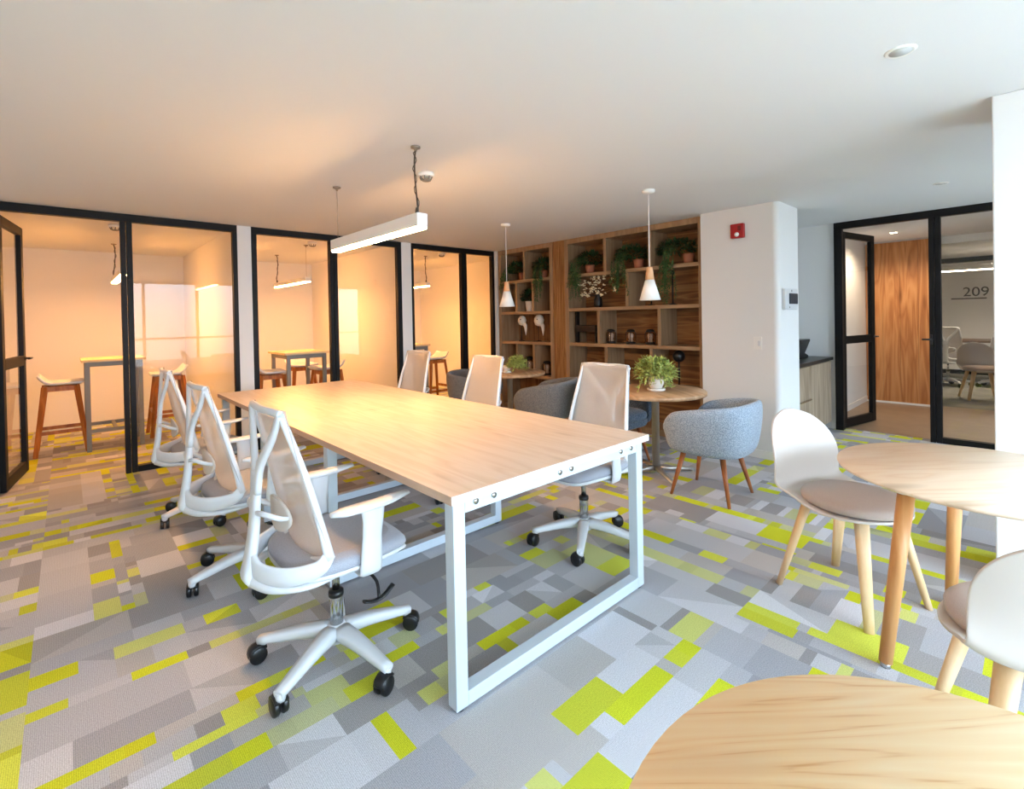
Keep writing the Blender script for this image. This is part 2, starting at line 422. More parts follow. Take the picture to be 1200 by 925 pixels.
# wall end beside the shelving, rounded outer corner
def rounded_wall():
    x0,x1,y0,y1,r = 4.746,5.265,1.61,2.335,.05
    pts = [(x1,y0),(x1,y1),(x0,y1)]
    for k in range(9):
        a = PI + k/8*PI/2; pts.append((x0+r+r*math.cos(a), y0+r+r*math.sin(a)))
    return MB().prism(pts, 0, CH)
struct('wall_front', rounded_wall(), M['wall'])
struct('baseboard_front', MB().box(4.734,4.746,1.66,2.335,0,.075).box(4.80,5.268,1.598,1.61,0,.075).bar((4.738,1.665,.0375),(4.80,1.603,.0375),.012,.075), M['base'])
struct('wall_kitchen_back', MB().box(5.265,6.7,2.36,2.46,0,CH), M['wall'])
struct('wall_kitchen_side', MB().box(5.21,5.265,2.3,2.46,0,CH), M['wall'])
# hall door wall
struct('wall_door_side', MB().box(XD,XD+.1,1.615,2.4,0,CH), M['wall'])
struct('baseboard_door', MB().box(XD-.012,XD,1.62,1.66,0,.075), M['base'])
struct('wall_door_far', MB().box(XD,XD+.1,-2.6,-.9,0,CH), M['wall'])
# hall
struct('wall_hall_left', MB().box(XD+.1,9.0,1.80,1.9,0,CH), M['wall'])
struct('wall_hall_right', MB().box(XD,9.0,-2.7,-2.6,0,CH), M['wall'])
struct('wall_hall_end', MB().box(8.87,8.97,.98,1.8,0,CH), M['wall'])
struct('baseboard_hall', MB().box(XD+.1,8.85,1.788,1.8,0,.08), M['base'])
struct('trim_hall_beam', MB().box(8.92,9.06,-2.6,.98,1.99,2.05), M['black'])
struct('wall_far_header', MB().box(8.95,9.05,-2.6,.98,2.26,CH), M['wall'])
struct('wall_far_end', MB().box(13.78,13.9,-3.1,3.7,0,CH), M['wall'])
struct('wall_far_left', MB().box(9.0,13.9,3.6,3.7,0,CH).box(8.95,9.05,1.9,3.7,0,CH), M['wall'])
struct('wall_far_right', MB().box(9.0,13.9,-3.1,-3.0,0,CH).box(8.95,9.05,-3.1,-2.6,0,CH), M['wall'])
struct('baseboard_far', MB().box(13.765,13.78,-3,3.6,0,.09), M['black'])
# column by the windows and the window walls behind and beside the camera
struct('wall_column', MB().box(3.268,3.75,-1.6,.16,0,CH), M['wall'], bevel=.006)
WX0, WX1, WZ0, WZ1 = -.75, 3.2, .35, 2.28
VX0, VX1 = 4.5, 6.1
wr = MB().box(-1.72,3.75,-1.72,-1.6,0,WZ0).box(-1.72,3.75,-1.72,-1.6,WZ1,CH).box(-1.72,WX0,-1.72,-1.6,WZ0,WZ1).box(WX1,3.75,-1.72,-1.6,WZ0,WZ1)
struct('wall_right', wr, M['wall'])
struct('wall_column_return', MB().box(3.75,XD,-1.72,-1.6,0,WZ0).box(3.75,XD,-1.72,-1.6,WZ1,CH).box(3.75,VX0,-1.72,-1.6,WZ0,WZ1).box(VX1,XD,-1.72,-1.6,WZ0,WZ1), M['wall'])
wb = MB().box(-1.72,-1.6,-1.6,5.75,0,CH)
struct('wall_rear', wb, M['wall'])
def window(name, axis, a0, a1, c, n):
    f = MB(); w = .05
    def bx(p0,p1,z0,z1,t=.03):
        f.box(p0,p1,c-t,c+t,z0,z1) if axis == 'x' else f.box(c-t,c+t,p0,p1,z0,z1)
    bx(a0,a1,WZ0,WZ0+w); bx(a0,a1,WZ1-w,WZ1); bx(a0,a1,1.02,1.06,.025)
    for k in range(n+1):
        p = a0+(a1-a0-w)*k/n; bx(p,p+w,WZ0,WZ1)
    o = struct(name, f, M['black'])
    g = MB()
    g.box(a0+.01,a1-.01,c-.004,c+.004,WZ0+.01,WZ1-.01) if axis == 'x' else g.box(c-.004,c+.004,a0+.01,a1-.01,WZ0+.01,WZ1-.01)
    obj('pane', g, M['glass'], o)
window('window_1', 'x', WX0, WX1, -1.66, 4)
window('window_2_added', 'x', VX0, VX1, -1.66, 2)  # added unseen window behind the column, invented to brighten the hall end

# ------------------------------------------------------------------ glazed booth fronts
def front(name, x0, x1, bits, top=.07, bottom=None, t=.035):
    """bits: list of (x0,x1) uprights ; bottom: (x0,x1) of the fixed light"""
    f = MB()
    f.box(x0,x1,GY-t,GY+t,CH-top,CH)
    for a,b in bits: f.box(a,b,GY-t,GY+t,0,CH-top)
    f.box(bottom[0],bottom[1],GY-t,GY+t,0,.055)
    o = struct(name, f, M['black'], bevel=.003)
    obj('pane', MB().box(bottom[0]+.002,bottom[1]-.002,GY-.005,GY+.005,.05,CH-top+.005), M['glass'], o)
    return o
front('window_3', -.47, 1.321, [(-.47,-.42),(.375,.414),(.420,.461),(1.279,1.321)], bottom=(.461,1.279))
front('window_4', 1.453, 3.226, [(1.456,1.505),(2.285,2.329),(2.334,2.377),(3.167,3.226)], bottom=(2.377,3.167))
front('window_5', 3.372, 4.806, [(3.372,3.407),(4.193,4.237),(4.242,4.285),(4.765,4.806)], bottom=(4.285,4.765))

def leaf_door(name, hinge, end, h, stile=.075, rail_z=1.0, handle_side=1, z0=.008):
    """door leaf from hinge to end; frame with mid rail, two panes and a lever"""
    a = Vector((hinge[0],hinge[1],0)); b = Vector((end[0],end[1],0)); L = (b-a).length; ang = math.atan2(b.y-a.y, b.x-a.x)
    t = .022
    f = MB().box(0,stile,-t,t,z0,h).box(L-stile,L,-t,t,z0,h).box(stile,L-stile,-t,t,z0,z0+.10).box(stile,L-stile,-t,t,h-.075,h).box(stile,L-stile,-t,t,rail_z-.045,rail_z+.045)
    o = struct(name, f, M['black'], bevel=.004); o.location = a; o.rotation_euler = (0,0,ang)
    obj('pane', MB().box(stile-.005,L-stile+.005,-.004,.004,z0+.09,rail_z-.04), M['glass'], o)
    obj('pane', MB().box(stile-.005,L-stile+.005,-.004,.004,rail_z+.04,h-.07), M['glass'], o)
    hd = MB()
    for s in (-1,1):
        hd.cyl((L-.035,s*t,rail_z+.02),(L-.035,s*(t+.045),rail_z+.02),.009)
        hd.sweep([(L-.035,s*(t+.045),rail_z+.02),(L-.15,s*(t+.045),rail_z+.02)],[(.009,.009)]*2)
        hd.lathe([(.022,-.006),(.022,.006)],(L-.035,s*t,rail_z+.02),16,'y')
    obj('handle', hd, M['blackp'], o)
    return o
leaf_door('door_1', (-.405,5.70), (-.305,6.44), CH-.09, rail_z=1.04)
# hall door frame, fixed side light and open leaf
f = MB()
f.box(XD-.035,XD+.035,-.9,1.612,CH-.075,CH).box(XD-.035,XD+.035,1.535,1.612,0,CH-.075).box(XD-.035,XD+.035,.742,.785,0,CH-.075).box(XD-.035,XD+.035,.692,.737,0,CH-.075).box(XD-.035,XD+.035,-.9,.692,0,.06).box(XD-.035,XD+.035,-.9,-.84,.06,CH-.075)
o = struct('window_6', f, M['black'], bevel=.003)
obj('pane', MB().box(XD-.005,XD+.005,-.85,.697,.05,CH-.07), M['glass'], o)
obj('strike_handle', MB().box(XD-.05,XD-.03,.76,.775,1.0,1.1).sweep([(XD-.06,.768,1.05),(XD-.06,.84,1.05)],[(.009,.009)]*2).cyl((XD-.03,.768,1.05),(XD-.065,.768,1.05),.01), M['blackp'], o)
leaf_door('door_2', (6.56,1.575), (7.33,1.415), CH-.09, stile=.09, rail_z=1.02)
# wooden hall door
wd = MB()
for k in range(4): wd.box(8.845,8.868,.985+k*.2025,.985+k*.2025+.2005,.03,CH-.02)
o = struct('door_3', wd, M['doorwood'])
obj('threshold', MB().box(8.83,8.868,.985,1.79,.004,.03), M['base'], o)

# ------------------------------------------------------------------ ceiling things
def linear_pendant(loc, L, z0, label, group, led, dark_first=True, hh=.09, ww=.07):
    t = thing('linear_pendant_light', (loc[0],loc[1],z0), label, 'pendant light', loc[2], group)
    obj('housing', MB().box(-ww/2,ww/2,-L/2,L/2,.012,hh), M['lampwhite'], t, bevel=.004)
    obj('diffuser', MB().box(-ww/2+.006,ww/2-.006,-L/2+.006,L/2-.006,0,.012), led, t)
    for s in (-1,1):
        y = s*(L/2-.06); z1 = CH-z0
        cb = MB()
        if s < 0 and dark_first:
            pts = [(.0,y,hh),(.01,y+.005,hh+.1*(z1-hh)),(-.006,y,hh+.45*(z1-hh)),(-.012,y-.004,hh+.75*(z1-hh)),(0,y,z1-.012)]
            pts = catmull(pts,6); cb.sweep(pts,[(.005,.005)]*len(pts),n=8)
            pts2 = [p+Vector((.011*math.sin(i*1.1),.011*math.cos(i*1.1),0)) for i,p in enumerate(pts)]
            cb.sweep(pts2,[(.0025,.0025)]*len(pts2),n=6)
            cb.cyl((0,y,hh),(0,y,hh+.04),.012,.006)
        else: cb.cyl((0,y,hh),(0,y,z1-.012),.0018,n=6)
        obj('suspension_cable', cb, M['cable'] if s < 0 and dark_first else M['wire'], t)
        obj('canopy', MB().lathe([(.006,-.03),(.012,-.014),(.028,-.01),(.028,0)],(0,y,z1),18), M['wire'], t)
    return t
linear_pendant((1.525,3.03,0), 1.24, 1.875, 'long white linear pendant lamp hanging over the big meeting table', 'linear pendant lamps', M['led_main'])
linear_pendant((.455,7.17,PI), 1.32, 1.87, 'linear pendant lamp in the booth nearest the open black glass door', 'linear pendant lamps', M['led_booth'], hh=.07)
linear_pendant((2.35,7.16,PI), 1.32, 1.87, 'linear pendant lamp in the middle glazed booth', 'linear pendant lamps', M['led_booth'], hh=.07)
linear_pendant((4.23,7.22,0), 1.32, 1.87, 'linear pendant lamp in the booth next to the wooden shelving', 'linear pendant lamps', M['led_booth'], hh=.07)

def cone_pendant(x, y, label):
    t = thing('cone_pendant_light', (x,y,CH), label, 'pendant light', 0, 'cone pendant lamps')
    obj('canopy', MB().lathe([(.004,-.028),(.03,-.026),(.05,-.018),(.052,0)],(0,0,0),24), M['lampwhite'], t)
    obj('cord', MB().cyl((0,0,-.02),(0,0,-.625),.0035,n=8), M['lampwhite'], t)
    obj('wooden_neck', MB().lathe([(.012,-.618),(.024,-.624),(.036,-.725)],(0,0,0),24), M['lampwood'], t, label='pale wooden neck')
    obj('lamp_shade', MB().lathe([(.036,-.725),(.084,-.888),(.080,-.888),(.030,-.73)],(0,0,0),32), M['lampwhite'], t, label='white cone shade')
    obj('bulb', MB().lathe([(.001,-.868),(.02,-.86),(.028,-.84),(.02,-.81),(.014,-.78)],(0,0,0),16), M['bulb'], t)
    return t
cone_pendant(3.49, 2.15, 'white cone pendant lamp above the round table with the larger plant')
cone_pendant(3.51, 3.905, 'white cone pendant lamp hanging farther back, before the narrow shelving')

def smoke(x, y, label):
    t = thing('smoke_detector', (x,y,CH), label, 'smoke detector', 0, 'ceiling smoke detectors')
    obj('base', MB().lathe([(.05,-.026),(.056,-.02),(.056,0)],(0,0,0),28), M['lampwhite'], t)
    h = MB().lathe([(.0,-.058),(.026,-.056),(.034,-.048)],(0,0,0),20)
    for k in range(8):
        a = k*PI/4; h.bar((.034*math.cos(a),.034*math.sin(a),-.05),(.044*math.cos(a),.044*math.sin(a),-.026),.006)
    obj('sensor_head', h, M['grey_frame'], t)
smoke(1.853, 2.875, 'white smoke detector on the ceiling beside the long pendant lamp')
smoke(.385, 6.32, 'smoke detector on the ceiling of the booth nearest the open door')
smoke(2.332, 6.28, 'smoke detector on the ceiling of the middle booth')
smoke(4.27, 6.23, 'smoke detector on the ceiling of the booth by the shelving')
def downlight(x, y, label):
    t = thing('recessed_downlight', (x,y,CH), label, 'downlight', 0, 'recessed ceiling downlights')
    obj('trim_ring', MB().lathe([(.036,-.004),(.044,-.007),(.052,-.001),(.052,0),(.036,0),(.036,-.004)],(0,0,0),28), M['lampwhite'], t)
    obj('lens', MB().lathe([(0,-.006),(.037,-.005),(.037,0)],(0,0,0),24), M['lens'], t)
downlight(2.418,.37,'round recessed downlight in the bright ceiling near the white column')
downlight(5.183,.545,'small recessed downlight in the ceiling before the hall door')
t = thing('recessed_downlight', (7.9,1.30,CH), 'lit recessed downlight in the hall ceiling before the wooden door', 'downlight', 0, 'recessed ceiling downlights')
obj('trim_ring', MB().lathe([(.036,-.004),(.044,-.007),(.052,-.001),(.052,0)],(0,0,0),28), M['lampwhite'], t)
obj('lens', MB().lathe([(0,-.006),(.036,-.006),(.036,0)],(0,0,0),24), M['led_hall'], t)

# ------------------------------------------------------------------ meeting table
TX0,TX1,TY0,TY1,TH = .928,2.117,1.325,4.697,.76
t = thing('meeting_table', ((TX0+TX1)/2,(TY0+TY1)/2,0), 'long pale oak meeting table on white steel loop legs', 'table')
W2,L2 = (TX1-TX0)/2,(TY1-TY0)/2
for a,b in ((-L2,-.001),(.001,L2)):
    tp = obj('tabletop', MB().box(-W2,W2,a,b,TH-.03,TH), M['table'], t, bevel=.0015)
for y0_,y1_ in ((-L2-.0015,-L2),(L2,L2+.0015)):
    obj('edge_band', MB().box(-W2,W2,y0_,y1_,TH-.03,TH-.0005), M['tedge_end'], t, label='pale edge band')
for x0_,x1_ in ((-W2-.0015,-W2),(W2,W2+.0015)):
    obj('edge_band', MB().box(x0_,x1_,-L2,L2,TH-.03,TH-.0005), M['tedge'], t, label='brownish edge band')
def loop_frame(y):
    f = MB(); w = .05; x0,x1 = -W2+.022,W2-.022
    f.box(x0,x0+w,y,y+w,.012,TH-.03).box(x1-w,x1,y,y+w,.012,TH-.03)
    f.box(x0+w,x1-w,y,y+w,.012,.012+w).box(x0+w,x1-w,y,y+w,TH-.03-w,TH-.03)
    o = obj('leg_frame', f, M['whitem'], t, bevel=.002)
    for x in (x0+w/2,x1-w/2): obj('foot', MB().lathe([(.018,0),(.018,.012)],(x,y+w/2,0),14), M['blackp'], o)
    return o
fr = [loop_frame(y) for y in (-L2+.025,-L2+1.10,-L2+2.20,L2-.075)]
for k in (.10,.17,.47,.53,.83,.90):
    obj('bolt', MB().lathe([(.011,-.004),(.011,0),(.007,0)],(-W2+k*2*W2,-L2+.024,TH-.05),14,'y'), M['chrome'], fr[0])
bm = MB()
for x in (-W2+.25,W2-.25): bm.box(x-.02,x+.02,-L2+.075,L2-.075,TH-.07,TH-.032)
obj('support_beam', bm, M['whitem'], t)

# ------------------------------------------------------------------ office chair
def office_chair(loc, rz, label, group, base_ang):
    t = thing('office_chair', loc, label, 'office chair', rz, group)
    b = MB(); b.lathe([(.0,.075),(.045,.08),(.05,.10),(.042,.135),(.03,.145)],(0,0,0),20)
    CA = [base_ang+k*2*PI/5 for k in range(5)]
    for a in CA:
        c,s = math.cos(a),math.sin(a)
        pts = [(r*c,r*s,z) for r,z in ((.03,.118),(.12,.114),(.22,.098),(.312,.082))]
        b.sweep(catmull(pts,3), lerp_prof([(.034,.026),(.030,.022),(.024,.018),(.019,.014)],10), n=12, e=5)
        b.cyl((.30*c,.30*s,.085),(.30*c,.30*s,.058),.017,n=12)
    obj('star_base', b, M['white'], t)
    for i,a in enumerate(CA):
        cb = MB(); ca = a+1.1+i*.7; cx,cy = .30*math.cos(a),.30*math.sin(a)
        dx,dy = math.cos(ca),math.sin(ca); px,py = cx-.018*dx,cy-.018*dy
        for s in (-1,1):
            q = MB().lathe([(.0,-.010),(.029,-.010),(.033,-.006),(.033,.006),(.029,.010),(0,.010)],(0,s*.015,0),18,'y')
            q.tr(Matrix.Translation((px,py,.033)) @ Matrix.Rotation(ca,4,'Z')); cb.add(q.v,q.f,True)
        h = MB().sweep(catmull([(-.03,0,.012),(-.022,0,.032),(.004,0,.04),(.03,0,.028)],3),[(.024,.006)]*10,n=8,e=3)
        h.tr(Matrix.Translation((px,py,.027)) @ Matrix.Rotation(ca,4,'Z')); cb.add(h.v,h.f,True)
        cb.cyl((cx,cy,.045),(cx,cy,.066),.008,n=8)
        obj('caster', cb, M['blackp'], t)
    g = MB().lathe([(.026,.135),(.026,.262),(.024,.267)],(0,0,0),20).lathe([(.0145,.265),(.0145,.41)],(0,0,0),16)
    gl = obj('gas_lift', g, M['chrome'], t)
    obj('collar', MB().lathe([(.0285,.253),(.03,.262),(.0285,.275),(.016,.279)],(0,0,0),20), M['blackp'], gl)
    me = MB().box(-.10,.12,-.07,.07,.395,.425)
    mo = obj('mechanism', me, M['blackp'], t, bevel=.01)
    lv = MB().cyl((.05,-.06,.405),(.05,-.20,.395),.007).sweep(catmull([(.05,-.19,.40),(.06,-.235,.375),(.05,-.27,.335)],4),[(.006,.006)]*9,n=8)
    lv.sweep(catmull([(-.01,-.275,.345),(.03,-.27,.33),(.07,-.27,.335),(.11,-.265,.36)],3),[(.012,.006)]*10,n=8)
    obj('lever', lv, M['blackp'], mo)
    # seat
    def seat_rows(z_of, ins, n=40):
        rows = []
        for k in range(n):
            a = 2*PI*k/n; c,s = math.cos(a),math.sin(a); e = 3.6
            f = (abs(c)**e+abs(s)**e)**(-1/e)
            wy = .245-.02*(c*f > 0)*abs(c*f)
            rows.append((( .235-ins)*c*f+.015, (wy-ins)*s*f))
        return rows
    def stack(levels):
        mb = MB(); rings = []
        for ins,z in levels:
            ring = seat_rows(None,ins)
            rings.append([(x,y,z+(-.022*max(0,(x-.14)/.1)**2 if x > .14 else 0)+.012*(abs(y)/.24)**2) for x,y in ring])
        mb.grid(rings, closed_v=True, flip=False)
        for r_ in (0,len(rings)-1):
            ring = rings[r_]; cz = sum(p[2] for p in ring)/len(ring)-(.012 if r_ else 0)
            o = len(mb.v); mb.v += ring+[(.015,0,cz)]; n = len(ring)
            for i in range(n):
                fa = (o+i,o+(i+1)%n,o+n); mb.f.append(fa if r_ else fa[::-1]); mb.sm.append(True)
        return mb
    obj('seat_pan', stack([(.07,.425),(.012,.432),(.0,.442),(.006,.450)]), M['white'], t, label='white seat pan')
    obj('seat', stack([(.01,.449),(.0,.462),(.004,.480),(.022,.494),(.06,.500)]), M['seatgrey'], t, label='grey seat cushion')
    # back
    Bz,Tz,Bx,Tx,By,Ty = .515,1.035,-.115,-.245,.225,.168
    fr = MB()
    for s in (-1,1):
        rail = catmull([(Bx+.005,s*By,Bz),(Bx-.02,s*(By-.012),.64),(-.178,s*(Ty+.026),.82),(Tx,s*Ty,Tz)],5)
        fr.sweep(rail, lerp_prof([(.018,.012),(.014,.009),(.012,.008),(.012,.008)],len(rail)), up=(0,1,0), n=10, e=3.4)
        up_ = catmull([(Tx-.004,s*Ty,Tz-.002),(-.258,s*.118,.95),(-.276,s*.035,.84),(-.284,s*.016,.74)],5)
        fr.sweep(up_, lerp_prof([(.009,.013),(.010,.018),(.011,.021),(.012,.022)],len(up_)), up=(0,1,0), n=12, e=4)
        lo = catmull([(-.305,s*.012,.505),(-.292,s*.075,.478),(-.235,s*.17,.476),(-.15,s*.222,.494),(Bx+.008,s*By,Bz+.02)],5)
        fr.sweep(lo, lerp_prof([(.012,.034),(.010,.036),(.009,.034),(.009,.028),(.008,.020)],len(lo)), n=12, e=4.5)
        ar = catmull([(-.31,s*.02,.437),(-.265,s*.12,.428),(-.17,s*.19,.430),(-.06,s*.19,.436)],5)
        fr.sweep(ar, lerp_prof([(.018,.022),(.016,.015),(.016,.010),(.014,.008)],len(ar)), n=10, e=2.6)
        br = catmull([(-.29,s*.015,.67),(-.285,s*.09,.685),(-.245,s*.125,.668),(-.20,s*.09,.645)],4)
        fr.sweep(br,[(.007,.010)]*len(br),n=8)
    sp = catmull([(-.279,0,.82),(-.286,0,.70),(-.294,0,.60),(-.308,0,.50),(-.318,0,.445),(-.29,0,.425)],5)
    fr.sweep(sp, lerp_prof([(.012,.036),(.014,.034),(.016,.033),(.018,.036),(.018,.042),(.014,.045)],len(sp)), up=(0,1,0), n=12, e=3.6)
    top = catmull([(Tx,-Ty,Tz),(Tx-.012,-.09,Tz+.004),(Tx-.016,0,Tz+.002),(Tx-.012,.09,Tz+.004),(Tx,Ty,Tz)],5)
    fr.sweep(top,[(.011,.013)]*len(top),n=10,e=2.5)
    bot = catmull([(Bx+.005,-By,Bz),(Bx-.03,-.12,Bz-.028),(Bx-.04,0,Bz-.034),(Bx-.03,.12,Bz-.028),(Bx+.005,By,Bz)],5)
    fr.sweep(bot,[(.012,.014)]*len(bot),n=10,e=2.5)
    obj('back_frame', fr, M['white'], t, label='white frame with a Y-shaped spine')
    rows = []
    for i in range(13):
        u = i/12; z = Bz+(Tz-Bz)*u; w = By+(Ty-By)*u
        xc = Bx+(Tx-Bx)*u-.012*math.sin(u*PI)
        rows.append([(xc-.035*(1-v*v)*(1-.4*u)+.012, v*(w+.011), z-.03*(1-v*v)*(1-u)+.012*u) for v in [j/6-1 for j in range(13)]])
    obj('mesh_back', MB().grid(rows), M['meshback'], t, solid=.004, label='beige mesh back')
    rows = []
    for i in range(9):
        r_ = .001+i/8; rows.append([(-.178-.02*r_*r_*math.cos(2*PI*k/24)**2*0-.022*(1-r_*r_)*0, .115*r_*math.cos(2*PI*k/24), .645+.062*r_*math.sin(2*PI*k/24)) for k in range(24)])
    lp = MB().grid([[(x-.028-.01*(1-(y/.09)**2)-.1*(z-.645)*.25, y, z) for x,y,z in rr] for rr in rows], closed_v=True)
    obj('lumbar_pad', lp, M['lumbar'], t, solid=.008)
    for s in (-1,1):
        p = MB()
        pts = catmull([(.03,s*.15,.425),(.03,s*.235,.425),(.03,s*.255,.45),(.035,s*.256,.56),(.04,s*.256,.62),(.04,s*.256,.668)],4)
        p.sweep(pts, lerp_prof([(.034,.008),(.04,.010),(.042,.012),(.037,.013),(.040,.013),(.046,.012)],len(pts)), n=10, e=3.2)
        ao = obj('armrest', p, M['white'], t)
        pad = catmull([(-.115,s*.253,.678),(-.05,s*.255,.676),(.08,s*.253,.676),(.19,s*.245,.684)],4)
        obj('arm_pad', MB().sweep(pad, lerp_prof([(.012,.008),(.034,.012),(.04,.012),(.036,.011),(.018,.008)],len(pad)), n=12, e=2.4), M['white'], ao)
    return t
G1 = 'white mesh office chairs around the meeting table'
deg = math.radians
ch = office_chair((.775,1.92,0), 0, 'white mesh office chair nearest of the three on the table side facing the booths\' open door', G1, deg(-150))
ch['label'] = 'nearest white mesh office chair, its Y-shaped back fully in view'
def chair(loc, rz, label, base_ang): return office_chair(loc, rz, label, G1, base_ang)
chair((.725,2.90,0), deg(2), 'white mesh office chair between two others on the open-door side of the table', deg(-170))
chair((.735,4.02,0), deg(0), 'white mesh office chair standing before the first booth\'s fixed glass pane', deg(-160))
chair((2.27,1.87,0), PI+deg(2), 'white mesh office chair with beige back before the round table with the larger plant', deg(33))
chair((2.27,3.03,0), PI+deg(2), 'office chair with beige back before the black door post of the booth by the shelving', deg(10))
chair((2.27,4.07,0), PI+deg(4), 'farthest office chair, before the white pier between two booths', deg(25))

# ------------------------------------------------------------------ shelving
def shelving(y0, y1, rows, divs, name, label):
    """y0<y1; rows: heights of shelf tops; divs: per row list of y"""
    t = thing(name, (XB,(y0+y1)/2,0), label, 'bookshelf', 0, 'built-in wooden shelving')
    oy = (y0+y1)/2; D = .36; th = .04
    fr = MB()
    fr.box(0,D,y0-oy,y0-oy+.058,0,CH-.002).box(0,D,y1-oy-.058,y1-oy,0,CH-.002).box(0,D,y0-oy+.058,y1-oy-.058,CH-.065,CH-.002).box(.03,D,y0-oy+.058,y1-oy-.058,0,.07)
    obj('case', fr, M['shelfv'], t, bevel=.001)
    obj('back_panel', MB().box(D,D+.015,y0-oy,y1-oy,0,CH-.002), M['shelfback'] if 'wide' in label else M['shelfbackv'], t)
    for z in rows: obj('shelf', MB().box(.004,D-.001,y0-oy+.059,y1-oy-.059,z-th,z), M['shelf'], t, bevel=.001)
    zs = [CH-.066]+[z for z in rows]
    for k,ys in enumerate(divs):
        top = CH-.066 if k == 0 else rows[k-1]-th-.001
        for y in ys: obj('divider', MB().box(.006,D-.001,y-.02-oy,y+.02-oy,rows[k]+.001,top), M['shelfv'], t, bevel=.001)
    return t
RZ = [1.896,1.46,1.012,.552]
shelving(2.352,4.237,RZ,[[3.597,2.981],[3.285],[3.706,2.873],[3.60,2.98]],'bookshelf','wide wooden shelving unit between slatted panel and white wall end')
LZ = [1.896,1.438,1.007,.535]
shelving(4.454,5.568,LZ,[[5.01],[5.186,4.843],[],[5.186,4.843]],'bookshelf','narrow wooden shelving unit between the slatted panel and the glazed booths')
sl = MB(); k = 0; y = 4.24
while y < 4.445:
    sl.box(XB+.004,XB+.024,y,y+.022,0,CH-.002); y += .0305
sl.box(XB+.022,XB+.05,4.239,4.452,0,CH-.002)
tag(obj('slatted_panel', sl, M['slat']), 'tall slatted wood panel between the two shelving units', 'wall panel')

# ornaments on shelving
def foliage(n, rx, ry, rz, L, W, seed, droop=.2, c=(0,0,0)):
    R = random.Random(seed); mb = MB()
    for _ in range(n):
        a = R.uniform(0,2*PI); b = math.asin(R.uniform(-.35,1)); r = R.uniform(.35,1)**.5
        d = Vector((math.cos(a)*math.cos(b), math.sin(a)*math.cos(b), math.sin(b)))
        p = Vector((c[0]+d.x*rx*r, c[1]+d.y*ry*r, c[2]+d.z*rz*r))
        dd = d+Vector((R.uniform(-.5,.5),R.uniform(-.5,.5),R.uniform(-.5,.4)-droop))
        mb.leaf(p, dd, Vector((R.uniform(-.4,.4),R.uniform(-.4,.4),1)), L*R.uniform(.7,1.2), W*R.uniform(.8,1.2))
    return mb
def vines(starts, seed, L=.03, W=.012):
    R = random.Random(seed); mb = MB()
    for x,y,z,ln in starts:
        p = Vector((x,y,z)); pts = [p.copy()]; n = int(ln/.018)
        vx,vy = R.uniform(-.004,.002),R.uniform(-.005,.005)
        for i in range(n):
            p = p+Vector((vx*(1-i/n)+R.uniform(-.003,.003),vy*(1-i/n)+R.uniform(-.004,.004),-.018)); pts.append(p.copy())
            for _ in range(2):
                mb.leaf(p, Vector((R.uniform(-1,.6),R.uniform(-1,1),R.uniform(-1.2,-.1))), Vector((R.uniform(-1,1),R.uniform(-1,1),.4)), L*R.uniform(.7,1.3), W)
        mb.sweep(pts,[(.0015,.0015)]*len(pts),n=4)
    return mb
SG = 'trailing plants on the top shelves'
def trailing(y, z, yv, ln, seed, label, pot='terracotta', wid=.17, px=.13, py=None):
    t = thing('trailing_plant', (XB+px,y,z), label, 'potted plant', 0, SG)
    oy = (py-y) if py is not None else 0
    obj('pot', MB().lathe([(.045,0),(.052,.03),(.062,.11),(.056,.11),(.05,.09),(0,.088)],(0,oy,0),20), M[pot], t)
    obj('foliage', foliage(520,.10,wid,.11,.05,.02,seed,.3,(0,0,.17)), M['leafdark'], t)
    R = random.Random(seed+5)
    st = [(-px-.012-R.uniform(0,.03), yv-y+R.uniform(-.085,.085), R.uniform(.03,.19), ln*R.uniform(.55,1.05)) for _ in range(16)]
    # arching strands up over the shelf edge
    v = vines(st, seed)
    for a,b,c,_ in st:
        pts = catmull([(0,b*.4,.15),(-px*.6,b*.8,.21),(a,b,c)],4); v.sweep(pts,[(.0015,.0015)]*len(pts),n=4)
    obj('vines', v, M['leaffern'], t)
    return t
trailing(3.92,RZ[0],4.04,.42,1,'trailing plant on the top shelf nearest the slatted panel, vines down on one side')
trailing(3.29,RZ[0],3.39,.40,2,'trailing plant on the middle of the wide unit\'s top shelf above the white blossoms', wid=.22, py=3.2)
trailing(2.72,RZ[0],2.74,.46,3,'trailing plant on the top shelf next to the white wall end', wid=.23, py=2.58)
trailing(5.28,LZ[0],5.42,.22,4,'small trailing plant on the top shelf behind the far cone lamp', wid=.15, py=5.16)
trailing(4.74,LZ[0],4.70,.40,5,'dense trailing plant on the narrow unit\'s top shelf beside the slatted panel', wid=.17)
t = thing('potted_plant', (XB+.14,5.02,LZ[1]), 'small leafy plant in a tall white pot on the narrow shelving', 'potted plant')
obj('pot', MB().lathe([(.06,0),(.066,.01),(.082,.15),(.074,.15),(.07,.13),(0,.128)],(0,0,0),24), M['pot'], t)
obj('foliage', foliage(200,.10,.12,.10,.065,.03,11,.1,(0,0,.20)), M['leafdark'], t)

